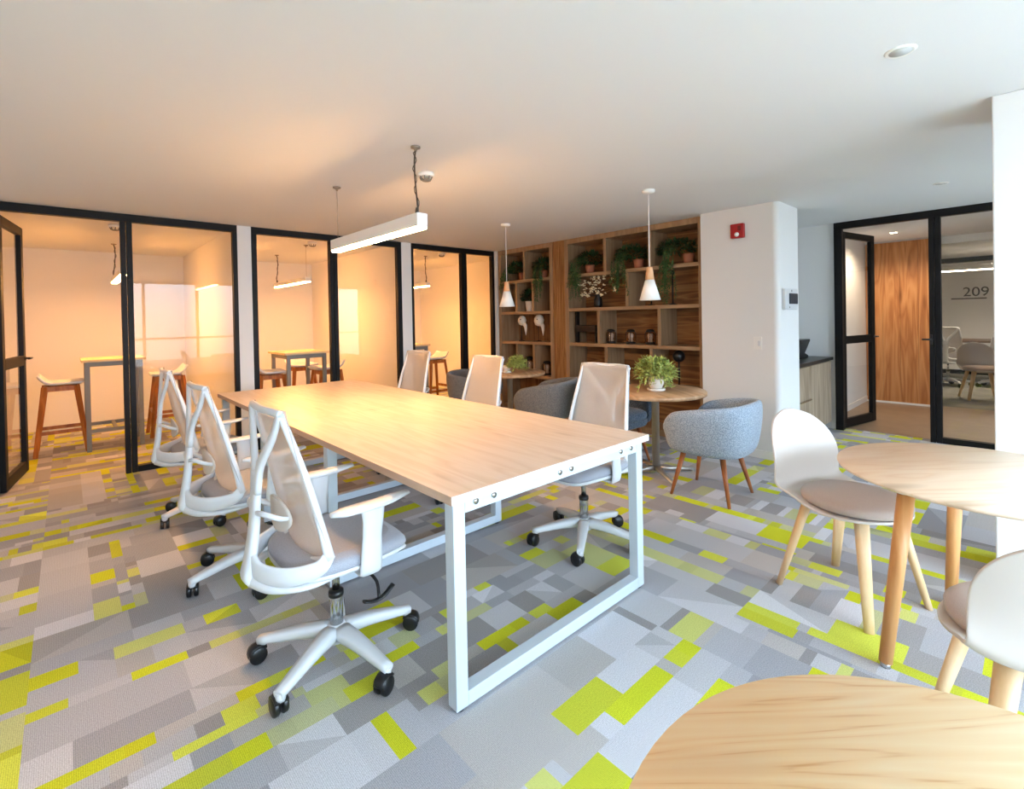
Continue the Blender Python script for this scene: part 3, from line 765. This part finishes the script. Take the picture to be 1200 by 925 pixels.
t = thing('blossom_arrangement', (XB+.13,3.80,RZ[1]), 'dried twigs with pale blossoms in a dark vase on the shelf', 'dried flowers')
obj('vase', MB().lathe([(.04,0),(.055,.03),(.05,.10),(.03,.15),(.034,.16)],(0,0,0),20), M['ornblack'], t)
R = random.Random(3); tw = MB(); bl = MB()
for k in range(52):
    a = R.uniform(0,2*PI); r = R.uniform(.04,.27)
    e = Vector((-abs(.06*math.cos(a)), r*math.sin(a)*1.05+.0, R.uniform(.16,.385)))
    pts = catmull([(0,0,.14),(e.x*.3,e.y*.35,.14+(e.z-.14)*.55),e],4); tw.sweep(pts,[(.002,.002)]*len(pts),n=5)
    for q in range(R.randint(1,3)):
        c = e+Vector((R.uniform(-.02,.02),R.uniform(-.03,.03),R.uniform(-.04,.02)))
        if k % 4 != 3:
            for _ in range(5): bl.leaf(c, Vector((R.uniform(-1,1),R.uniform(-1,1),R.uniform(-.6,1))), Vector((1,0,.2)), .022, .016)
obj('twigs', tw, M['twig'], t); obj('blossoms', bl, M['blossom'], t)

def bird(y, s, label):
    t = thing('bird_head_sculpture', (XB+.13,y,LZ[2]), label, 'ornament', 0, 'white bird-head ornaments')
    h = MB().lathe([(.0,-.09),(.05,-.078),(.078,-.03),(.08,.02),(.055,.07),(.02,.088),(0,.09)],(0,0,0),24)
    h.tr(Matrix.Translation((0,0,.30)) @ Matrix.Rotation(.25,4,'X') @ Matrix.Diagonal((.8*s,s,s*.95,1)))
    obj('head', h, M['ornwhite'], t)
    bk = catmull([(0,-.035,.26),(-.005,-.075,.22),(-.008,-.085,.15),(-.006,-.082,.085)],5)
    obj('beak', MB().sweep(bk, lerp_prof([(.035,.03),(.028,.026),(.018,.016),(.003,.003)],len(bk)), n=12), M['ornwhite'], t)
    obj('stand', MB().cyl((0,.015,.0),(0,.015,.24),.006,n=10).lathe([(.045,0),(.045,.008),(.01,.014)],(0,.015,0),20), M['ornblack'], t)
    e = MB()
    for q in (-1,1): e.lathe([(0,-.008),(.009,-.006),(.009,.006),(0,.008)],(q*.058*s,-.02,.315),10,'x')
    obj('eye', e, M['ornblack'], t)
bird(5.20,.85,'white bird-head sculpture on a thin stand, nearer the booth end of its shelf')
bird(4.85,.98,'white bird-head sculpture on a thin stand, nearer the slatted panel')

def lantern(y, z, label, x=.14, s=1.0, group='dark glass candle lanterns'):
    t = thing('candle_lantern', (XB+x,y,z), label, 'lantern', 0, group)
    obj('base', MB().lathe([(.07*s,0),(.075*s,.006),(.075*s,.03*s),(.06*s,.036*s)],(0,0,0),22), M['ornblack'], t)
    obj('jar', MB().lathe([(.064*s,.034*s),(.078*s,.07*s),(.078*s,.16*s),(.06*s,.195*s)],(0,0,0),22), M['jarglass'], t)
    obj('candle', MB().lathe([(.036*s,.036*s),(.042*s,.05*s),(.03*s,.075*s),(.042*s,.10*s),(.046*s,.15*s),(.03*s,.175*s),(0,.176*s)],(0,0,0),16), M['candle'], t)
    l = MB().lathe([(.06*s,.195*s),(.066*s,.20*s),(.066*s,.215*s),(.045*s,.235*s),(.0,.24*s)],(0,0,0),22)
    for q in range(4):
        a = q*PI/2+.5; l.bar((.079*s*math.cos(a),.079*s*math.sin(a),.03*s),(.079*s*math.cos(a),.079*s*math.sin(a),.17*s),.006).bar((.079*s*math.cos(a),.079*s*math.sin(a),.17*s),(.06*s*math.cos(a),.06*s*math.sin(a),.20*s),.006)
    obj('lid', l, M['ornblack'], t)
lantern(3.617,RZ[2],'dark candle lantern of three in a row, nearest the slatted panel',s=.74)
lantern(3.334,RZ[2],'dark candle lantern in the middle of the row of three',s=.74)
lantern(3.069,RZ[2],'dark candle lantern of three in a row, nearest the white wall',s=.74)
lantern(5.07,LZ[3],'dark lantern in the middle bottom cell of the narrow shelving', s=1.05)
lantern(4.72,LZ[3],'small dark lantern with pale candle in the bottom cell by the slatted panel', s=.85)

t = thing('metal_ornament', (XB+.12,3.98,RZ[2]), 'black metal ornament with a tall upright and thick crossbar', 'ornament')
obj('upright', MB().box(-.03,.03,.14,.17,0,.40).box(-.03,.03,-.17,-.145,0,.22), M['ornblack'], t, bevel=.003)
obj('crossbar', MB().box(-.06,.08,-.185,.14,.14,.225), M['ornblack'], t, bevel=.006)
t = thing('orb_ornament', (XB+.13,2.712,RZ[3]), 'black orb on a slim stand with disc foot on the lowest shelf', 'ornament')
obj('stand', MB().lathe([(.085,0),(.085,.01),(.03,.02),(.012,.03)],(0,0,0),24).cyl((0,0,.02),(0,0,.29),.010,n=12), M['ornblack'], t)
orb = MB().lathe([(.0,-.066)]+[(.066*math.sin(a),-.066*math.cos(a)) for a in [k*PI/12 for k in range(1,12)]]+[(.0,.066)],(0,0,.34),24)
obj('orb', orb, M['blackp'], t)
for y,h,lb in ((3.055,.30,'slim black stand on the shelf behind the near cone lamp'),(2.785,.34,'slim black stand on the shelf below the last trailing plant')):
    t = thing('slim_stand', (XB+.15,y,RZ[1]), lb, 'ornament', 0, 'slim black stands')
    obj('foot', MB().lathe([(.05,0),(.05,.008),(.015,.02)],(0,0,0),20), M['ornblack'], t)
    obj('rod', MB().cyl((0,0,.01),(0,0,h),.009,n=10).lathe([(0,-.03),(.02,-.02),(.026,0),(.02,.02),(0,.03)],(0,0,h+.02),16), M['ornblack'], t)

# ------------------------------------------------------------------ round side tables with planters
def side_table(x, y, rz, label):
    t = thing('round_side_table', (x,y,0), label, 'table', rz, 'round wooden tables on steel columns')
    obj('tabletop', MB().lathe([(0,.680),(.405,.680),(.415,.684),(.415,.708),(.41,.712),(0,.712)],(0,0,0),56), M['sidetop'], t)
    obj('column', MB().lathe([(.032,.03),(.032,.665),(.09,.672),(.09,.68)],(0,0,0),24), M['steel'], t)
    for k in range(4):
        a = k*PI/2; c,s = math.cos(a),math.sin(a)
        f = MB().sweep([(.03*c,.03*s,.05),(.15*c,.15*s,.038),(.34*c,.34*s,.022)],[(.024,.022),(.022,.014),(.020,.010)],n=10,e=4)
        f.lathe([(.014,0),(.014,.014)],(.325*c,.325*s,0),12)
        obj('foot', f, M['steel'], t)
    return t
side_table(3.69,2.24,deg(-125)+deg(0),'round wooden table on a steel column carrying the larger plant, before the wide shelving')
side_table(3.86,4.27,deg(-125),'round wooden table on a steel column before the narrow shelving')
def planter(x, y, z, s, seed, label, off=(0,0)):
    t = thing('table_planter', (x,y,z), label, 'potted plant', 0, 'leafy plants on the round tables')
    obj('saucer', MB().lathe([(.07*s,0),(.085*s,.006),(.088*s,.022),(.08*s,.022),(0,.014)],(0,0,0),24), M['pot'], t)
    obj('pot', MB().lathe([(.05*s,.016),(.072*s,.05*s+.016),(.078*s,.10*s),(.07*s,.135*s),(.062*s,.13*s),(0,.12*s)],(0,0,0),24), M['pot'], t)
    f = foliage(360,.19*s,.19*s,.13*s,.06*s,.020*s,seed,.35,(off[0],off[1],.17*s))
    R = random.Random(seed)
    for k in range(40):
        a = R.uniform(0,2*PI); r = R.uniform(.12,.21)*s
        pts = catmull([(off[0]*.5,off[1]*.5,.14*s),(.55*r*math.cos(a)+off[0],.55*r*math.sin(a)+off[1],R.uniform(.22,.32)*s),(r*math.cos(a)+off[0],r*math.sin(a)+off[1],R.uniform(.03,.26)*s)],5)
        f.sweep(pts,[(.002*s,.002*s)]*len(pts),n=4)
        for p in pts[4:]:
            for _ in range(3): f.leaf(p, Vector((R.uniform(-1,1),R.uniform(-1,1),R.uniform(-.6,.8))), Vector((R.uniform(-.5,.5),R.uniform(-.5,.5),1)), .055*s, .018*s)
    obj('foliage', f, M['leaflight'], t)
planter(3.66,2.21,.713,.86,31,'large bushy variegated plant in a white pot on the near round table')
planter(3.77,4.22,.713,.62,32,'smaller bushy plant in a white footed pot on the far round table', off=(.05,-.11))

# ------------------------------------------------------------------ tub chairs
def tub_chair(x, y, rz, mat, label):
    t = thing('tub_armchair', (x,y,0), label, 'armchair', rz, 'upholstered tub chairs')
    path = []
    N = 33
    for i in range(N):
        u = i/(N-1)*2-1                      # -1 .. 1
        au = abs(u)
        ph = u*deg(136)
        e = 2.7; c,s = math.cos(ph),math.sin(ph)
        f = (abs(c)**e+abs(s)**e)**(-1/e)
        px,py = -.335*c*f, .345*s*f
        h = .722-.08*min(1,(au/.88))**2
        path.append((px,py,h,au))
    rows = []
    for px,py,h,au in path:
        d = Vector((px,py,0)); L = d.length; d /= L
        end = max(0,(au-.86)/.14)
        h2 = h-.12*end**1.6
        sec = [(-.085,.345),(-.05,.352),(-.03,.40),(-.012,.50),(0,.60 if h2 > .62 else h2-.04),(.0,h2-.03),(-.012,h2-.008),(-.032,h2),(-.052,h2-.01),(-.062,h2-.035),(-.072,.55),(-.085,.44),(-.085,.40)]
        rows.append([(d.x*(L+o*(1-.5*end*(o > -.03))),d.y*(L+o),z) for o,z in sec])
    sh = MB().grid(rows, closed_v=True, flip=True)
    n = len(rows[0])
    o0 = 0
    sh.f.append(list(range(n))); sh.sm.append(True)
    sh.f.append([(N-1)*n+k for k in range(n)][::-1]); sh.sm.append(True)
    obj('tub_shell', sh, mat, t, subsurf=1)
    def ring(ins, z):
        out = []
        for k in range(36):
            a = 2*PI*k/36; c,s = math.cos(a),math.sin(a); e = 3.0
            f = (abs(c)**e+abs(s)**e)**(-1/e); out.append(((.265-ins)*c*f-.015,(.272-ins)*s*f,z))
        return out
    def solid(levels):
        mb = MB(); rs = [ring(*l) for l in levels]; mb.grid(rs, closed_v=True)
        o = len(mb.v); mb.v += rs[0]+rs[-1]; mb.f.append([o+k for k in range(36)][::-1]); mb.f.append([o+36+k for k in range(36)]); mb.sm += [False,True]
        return mb
    obj('seat_base', solid([(.03,.335),(.006,.343),(0,.36),(0,.40)]), mat, t)
    obj('seat_cushion', solid([(.01,.401),(0,.42),(.004,.45),(.03,.468),(.09,.474)]), mat, t)
    for sx,sy in ((1,1),(1,-1),(-1,-1),(-1,1)):
        a = Vector((sx*.14,sy*.14,.34)); b = Vector((sx*.215,sy*.215,.0))
        obj('leg', MB().sweep([a,b],[(.021,.021),(.011,.011)],n=14), M['legbrown'], t)
    return t
tub_chair(3.56,1.695,deg(92),M['tub'],'blue-grey tub chair on walnut legs standing before the white wall')
tub_chair(3.66,3.50,deg(112),M['tubdark'],'dark grey tub chair behind the meeting table between the two round tables')
tub_chair(3.76,2.70,deg(-92),M['tubslate'],'slate tub chair tucked behind the near round table, mostly hidden')
tub_chair(3.66,4.66,deg(-62),M['tubdark'],'dark grey tub chair with its open side showing, beside the far booth')

# ------------------------------------------------------------------ shell chairs and round oak tables
def shell_chair(x, y, rz, label, group='cream shell chairs'):
    t = thing('shell_chair', (x,y,0), label, 'chair', rz, group)
    prof = []
    R0 = .235
    # seat from front to back, bend, back up to the top
    for k in range(9): prof.append((.236*math.sin(deg(88*(1-k/8))), .447-.010*math.cos(deg(88*(1-k/8))),'s'))
    for k in range(1,5): prof.append((-.165*k/4, .437+.008*k/4,'s'))
    for k in range(1,7):
        a = k/6*deg(78); prof.append((-.165-.075*math.sin(a), .445+.075*(1-math.cos(a)),'b'))
    x0,z0 = prof[-1][0],prof[-1][1]
    for k in range(1,15):
        u = k/14; prof.append((x0-.075*u-.015*u*u, z0+.335*u,'t'))
    rows = []; n = len(prof)
    for i,(px,pz,kd) in enumerate(prof):
        if kd == 's':
            w = R0*math.sqrt(max(.0012,1-(px/.236)**2)) if px > 0 else R0
        elif kd == 'b': w = R0
        else:
            u = (pz-z0)/.335; w = R0*(1-.04*u)*math.sqrt(max(.0006,1-max(0,(u-.35)/.652)**2.3))
        bk = 0 if kd == 's' else (min(1,(pz-.445)/.2))
        bk2 = max(0,min(1,(-px-.02)/.15)) if kd == 's' else 1
        row = []
        for j in range(17):
            v = j/8-1; vv = math.sin(v*PI/2)
            yy = w*vv
            q = (yy/R0)**2
            row.append((px+.085*q*bk*(1-.35*bk), yy, pz+.045*q*q*bk2*(1-bk)))
        rows.append(row)
    obj('shell', MB().grid(rows), M['shell'], t, solid=.011, subsurf=1, label='cream moulded shell')
    def ring(r, z): return [(r*math.cos(2*PI*k/40)+.018,r*.98*math.sin(2*PI*k/40),z) for k in range(40)]
    rs = [ring(.206,.450),ring(.219,.460),ring(.220,.478),ring(.205,.492),ring(.16,.499),ring(.08,.501),ring(.0008,.5015)]
    obj('seat_pad', MB().grid(rs, closed_v=True), M['pad'], t, label='taupe seat pad')
    obj('under_frame', MB().lathe([(.0,.405),(.12,.405),(.13,.415),(.13,.43),(0,.432)],(0,0,0),24), M['shell'], t)
    for sx,sy in ((1,1),(1,-1),(-1,-1),(-1,1)):
        a = Vector((sx*.125,sy*.125,.432)); b = Vector((sx*.205+(-.015 if sx < 0 else 0),sy*.21,0))
        obj('leg', MB().sweep([a,b],[(.029,.021),(.019,.013)],n=14,e=2.6), M['legpale'], t)
    return t
shell_chair(2.72,.62,deg(-110),'cream shell chair with its seat pushed under the round table by the column')
shell_chair(1.95,-.01,deg(20),'cream shell chair seen from behind at the picture\'s right edge, between two oak tables')

def oak_table(x, y, r, h, rz, label, mat, nleg=3, splay=.1):
    t = thing('round_oak_table', (x,y,0), label, 'table', rz, 'round oak tables on wooden legs')
    obj('tabletop', MB().lathe([(0,h-.022),(r-.03,h-.022),(r-.004,h-.012),(r,h-.005),(r-.002,h),(0,h)],(0,0,0),72), mat, t)
    obj('under_frame', MB().lathe([(0,h-.05),(.16,h-.05),(.16,h-.022),(0,h-.022)],(0,0,0),24), M['lampwhite'], t)
    for k in range(nleg):
        a = 2*PI*k/nleg; c,s = math.cos(a),math.sin(a); ra = r-.16; rb = ra+splay
        A = Vector((ra*c,ra*s,h-.06)); B = Vector((rb*c,rb*s,.018))
        lg = obj('leg', MB().sweep([A,B],[(.028,.028),(.022,.022)],n=18), M['legwood'], t)
        obj('leg_bracket', MB().cyl((ra*c,ra*s,h-.062),(ra*c,ra*s,h-.022),.034,.036), M['lampwhite'], lg)
        obj('leg_foot', MB().lathe([(.017,0),(.019,.018)],(rb*c,rb*s,0),14), M['chrome'], lg)
    return t
OT1 = oak_table(2.574,.155,.470,.72,deg(140),'round oak table with a knotty top standing by the white column',M['oak2'],3,.09)
OT2 = oak_table(.628,-.044,.424,.74,deg(138),'round oak table filling the lower corner, nearest the camera',M['oak'],3,.03)

# ------------------------------------------------------------------ booth furniture
def bar_table(x0, x1, y0, y1, h, label):
    cx,cy = (x0+x1)/2,(y0+y1)/2; w,d = (x1-x0)/2,(y1-y0)/2
    t = thing('bar_table', (cx,cy,0), label, 'table', 0, 'high tables in the booths')
    obj('tabletop', MB().box(-w,w,-d,d,h-.025,h), M['bartop'], t, bevel=.002)
    lw = .04; ix = w-.05; iy = d-.05
    for sx in (-1,1):
        for sy in (-1,1): obj('leg', MB().box(sx*ix-lw/2,sx*ix+lw/2,sy*iy-lw/2,sy*iy+lw/2,0,h-.026), M['grey_frame'], t)
    a = MB(); b = MB()
    for s in (-1,1):
        a.box(-ix+lw/2,ix-lw/2,s*iy-.015,s*iy+.015,h-.075,h-.026); a.box(s*ix-.015,s*ix+.015,-iy+lw/2,iy-lw/2,h-.075,h-.026)
        b.box(-ix+lw/2,ix-lw/2,s*iy-.015,s*iy+.015,.20,.235)
    b.box(-.015,.015,-iy+.015,iy-.015,.205,.235)
    obj('apron', a, M['grey_frame'], t); obj('stretcher', b, M['grey_frame'], t)
def bar_stool(x, y, rz, label):
    t = thing('bar_stool', (x,y,0), label, 'stool', rz, 'white-seated bar stools in the booths')
    rows = []
    for i in range(13):
        u = i/12; px = .19-.37*u
        lift = max(0,(u-.72)/.28)**2*.10
        w = .20*(1-.12*u) if i not in (0,12) else .17
        rows.append([(px-.0*lift,w*v,.735+lift+.018*abs(v)**3+(.008 if i == 0 else 0)) for v in [j/5-1 for j in range(11)]])
    obj('seat', MB().grid(rows), M['white'], t, solid=.03, subsurf=1, label='white moulded seat with a low back lip')
    f = MB()
    for s in (-1,1):
        f.bar((.12,s*.12,.69),(-.12,s*.12,.69),.03,.05); f.bar((s*.12,.12,.69),(s*.12,-.12,.69),.03,.05)
    obj('seat_frame', f, M['stoolwood'], t)
    for sx in (-1,1):
        for sy in (-1,1): obj('leg', MB().bar((sx*.125,sy*.125,.715),(sx*.205,sy*.20,.0),.042,.034,.03,.026), M['stoolwood'], t)
    q = MB()
    def P(sx,sy,z): k = (.715-z)/.715; return (sx*(.125+.08*k),sy*(.125+.075*k),z)
    for s in (-1,1): q.bar(P(-1,s,.24),P(1,s,.24),.02,.035); q.bar(P(s,-1,.30),P(s,1,.30),.02,.035)
    obj('footrest', q, M['stoolwood'], t)
bar_table(.108,.66,6.85,7.47,.985,'high table in the booth beside the open black door')
bar_stool(-.055,7.17,0,'bar stool beside the open door, standing free at the booth table\'s end')
bar_stool(.93,7.36,PI,'bar stool behind the first booth\'s fixed pane')
bar_table(1.90,2.43,6.05,6.72,.98,'high table in the middle booth')
bar_stool(1.82,6.40,0,'bar stool in the middle booth on the white pier side of its table')
bar_stool(2.45,7.14,deg(-90),'bar stool behind the middle booth\'s table, nearer its corner')
bar_stool(2.53,6.40,deg(182),'bar stool at the middle booth\'s table beside the black mullion')
bar_table(3.50,4.02,6.2,6.85,.98,'high table in the booth beside the shelving')
bar_stool(4.26,6.50,PI,'bar stool in the booth beside the shelving')

# ------------------------------------------------------------------ wall fittings, kitchenette
t = thing('fire_alarm', (4.746,1.958,2.135), 'red square fire alarm sounder high on the white wall', 'fire alarm')
obj('housing', MB().box(-.045,0,-.062,.062,-.068,.068), M['red'], t, bevel=.008)
obj('strobe', MB().lathe([(0,-.068),(.012,-.064),(.022,-.05),(.022,-.044)],(0,0,0),16,'x').tr(Matrix.Translation((.004,0,-.035))), M['lampwhite'], t)
obj('speaker_slot', MB().box(-.0465,-.044,-.04,-.01,-.0,.045), plain('alarm_dark', rgb(110,8,16), .5), t)
t = thing('breaker_panel', (4.985,1.61,1.475), 'white electrical breaker box with a dark window on the wall end', 'electrical panel')
obj('box', MB().box(-.165,.165,-.03,0,-.098,.098), M['white'], t, bevel=.008)
obj('window', MB().box(-.07,.14,-.04,-.028,-.045,.055), M['smoke'], t, bevel=.012)
obj('screw', MB().lathe([(.01,-.032),(.01,-.028)],(0,0,.078),12,'y').lathe([(.008,-.032),(.008,-.028)],(-.06,0,-.075),12,'y'), M['grey_frame'], t)
t = thing('light_switch', (4.746,1.795,1.07), 'white light switch plate on the white wall', 'switch')
obj('plate', MB().box(-.008,0,-.036,.036,-.06,.06), M['base'], t, bevel=.003)
obj('rocker', MB().box(-.014,-.007,-.022,-.002,-.025,.025), M['white'], t, bevel=.002)
t = thing('power_outlet', (4.746,1.86,.36), 'white power outlet low on the white wall behind the blue-grey chair', 'outlet')
obj('plate', MB().box(-.008,0,-.036,.036,-.06,.06), M['base'], t, bevel=.003)
obj('socket', MB().lathe([(.017,-.0095),(.017,-.007)],(0,0,0),16,'x'), M['white'], t)

t = thing('kitchen_cabinet', (5.9,1.97,0), 'greyish wood base cabinet in the recess beside the hall door', 'cabinet')
obj('carcass', MB().box(-.60,.58,-.30,.36,.08,.795).box(-.58,.56,-.26,.34,0,.08), M['cabinet'], t)
dr = obj('drawer', MB().box(-.595,-.165,-.318,-.301,.445,.785), M['cabinet'], t, bevel=.002)
obj('handle', MB().box(-.50,-.17,-.335,-.318,.432,.444), M['chrome'], dr)
obj('drawer', MB().box(-.595,-.165,-.318,-.301,.09,.430), M['cabinet'], t, bevel=.002)
obj('door', MB().box(-.155,.575,-.318,-.301,.09,.785), M['cabinet'], t, bevel=.002)
tag(obj('countertop', MB().box(5.28,6.505,1.635,2.355,.797,.832), M['counter'], bevel=.003), 'black countertop on the greyish wood cabinet', 'countertop')
t = thing('coffee_maker', (6.10,1.92,.833), 'black countertop appliance half hidden behind the white wall end', 'appliance')
obj('body', MB().prism([(-.16,0),(.13,0),(.13,.03),(.02,.06),(.20,.19),(.20,.21),(-.16,.21)],-.11,.11).tr(Matrix.Rotation(PI/2,4,'X')), M['blackp'], t, bevel=.006)
obj('drip_tray', MB().box(.02,.15,-.09,.09,.0,.012), M['chrome'], t)

# ------------------------------------------------------------------ the room across the hall
def text(name, s, loc, rot, size, mat, ext=.004):
    c = bpy.data.curves.new(name,'FONT'); c.body = s; c.size = size; c.extrude = ext; c.align_x = 'CENTER'
    o = bpy.data.objects.new(name,c); COL.objects.link(o)
    dg = bpy.context.evaluated_depsgraph_get(); me = bpy.data.meshes.new_from_object(o.evaluated_get(dg))
    COL.objects.unlink(o); bpy.data.objects.remove(o)
    me.materials.clear(); me.materials.append(mat)
    q = link(bpy.data.objects.new(name,me)); q.location = loc; q.rotation_euler = rot
    return q
t = thing('room_number_sign', (13.775,.97,1.62), 'dark room number 209 over a thin line on the far wall', 'sign')
n = text('numerals','209',(0,-.04,0),(PI/2,0,-PI/2),.27,M['sign']); n.parent = t
obj('line', MB().box(-.006,0,-.20,.34,-.06,-.035), M['sign'], t)
t = thing('far_worktable', (12.3,.9,0), 'dark-edged work table in the room across the hall', 'table')
obj('tabletop', MB().box(-.4,.4,-1.2,.6,.75,.79), plain('dark_table_edge', rgb(84,64,48), .5), t)
for a in (-1.1,.5): obj('leg_frame', MB().box(-.35,-.30,a-.025,a+.025,0,.75).box(.30,.35,a-.025,a+.025,0,.75).box(-.30,.30,a-.025,a+.025,0,.04).box(-.30,.30,a-.025,a+.025,.70,.75), M['whitem'], t)
office_chair((11.55,1.15,0), 0, 'white office chair across the hall, at the work table beside the black mullion', 'office chairs across the hall', 0)
office_chair((11.75,.50,0), .5, 'white office chair at the work table across the hall, nearer the white column', 'office chairs across the hall', .4)
shell_chair(10.05,.62,deg(200),'shell chair in shade in the room across the hall, seen through the glass','shell chair across the hall')
linear_pendant((11.2,.4,0), 1.8, 2.0, 'linear pendant lamp in the room across the hall', 'linear pendant lamps', M['led_hall'], dark_first=False)

# ------------------------------------------------------------------ light
w = bpy.data.worlds.new('world'); SC.world = w; w.use_nodes = True
nt = w.node_tree; bg = nt.nodes['Background']; bg.inputs['Strength'].default_value = 1.0
tc = nt.nodes.new('ShaderNodeTexCoord'); sx = nt.nodes.new('ShaderNodeSeparateXYZ'); cr = nt.nodes.new('ShaderNodeValToRGB'); mr = nt.nodes.new('ShaderNodeMapRange')
mr.inputs['From Min'].default_value = -.2; mr.inputs['From Max'].default_value = .35
e = cr.color_ramp.elements; e[0].color = (3.1,3.6,4.1,1); e[1].color = (9.6,12.8,16.6,1); e[0].position = .25
nt.links.new(tc.outputs['Generated'], sx.inputs[0]); nt.links.new(sx.outputs['Z'], mr.inputs['Value']); nt.links.new(mr.outputs['Result'], cr.inputs['Fac']); nt.links.new(cr.outputs['Color'], bg.inputs['Color'])
def portal(name, loc, rot, sx, sy):
    l = bpy.data.lights.new(name,'AREA'); l.shape = 'RECTANGLE'; l.size = sx; l.size_y = sy; l.cycles.is_portal = True
    o = link(bpy.data.objects.new(name,l)); o.location = loc; o.rotation_euler = rot; return o
portal('daylight_window_side', ((WX0+WX1)/2,-1.73,(WZ0+WZ1)/2), (PI/2,0,0) , WX1-WX0, WZ1-WZ0)
portal('daylight_added_window', ((VX0+VX1)/2,-1.73,(WZ0+WZ1)/2), (PI/2,0,0) , VX1-VX0, WZ1-WZ0)  # portal for the added window that lifts the hall end
def spot(name, loc, energy, col, size=1.6, blend=.6, r=.03):
    l = bpy.data.lights.new(name,'SPOT'); l.energy = energy; l.color = col; l.spot_size = size; l.spot_blend = blend; l.shadow_soft_size = r
    o = link(bpy.data.objects.new(name,l)); o.location = loc; return o
spot('hall_downlight_beam', (7.9,1.30,CH-.02), 42, (1,.76,.52), 2.7)
spot('far_room_fill_spot', (11.5,.6,CH-.02), 60, (1,.86,.7), 2.4)  # added fill spot without a fixture, brightens the room across the hall

vs = SC.view_settings
SC.display_settings.display_device = 'sRGB'
vs.view_transform = 'Standard'; vs.look = 'None'; vs.exposure = .93; vs.gamma = 1.0; vs.use_curve_mapping = False
SC.cycles.max_bounces = 12; SC.cycles.diffuse_bounces = 6; SC.cycles.transparent_max_bounces = 16
SC.cycles.sample_clamp_indirect = 6
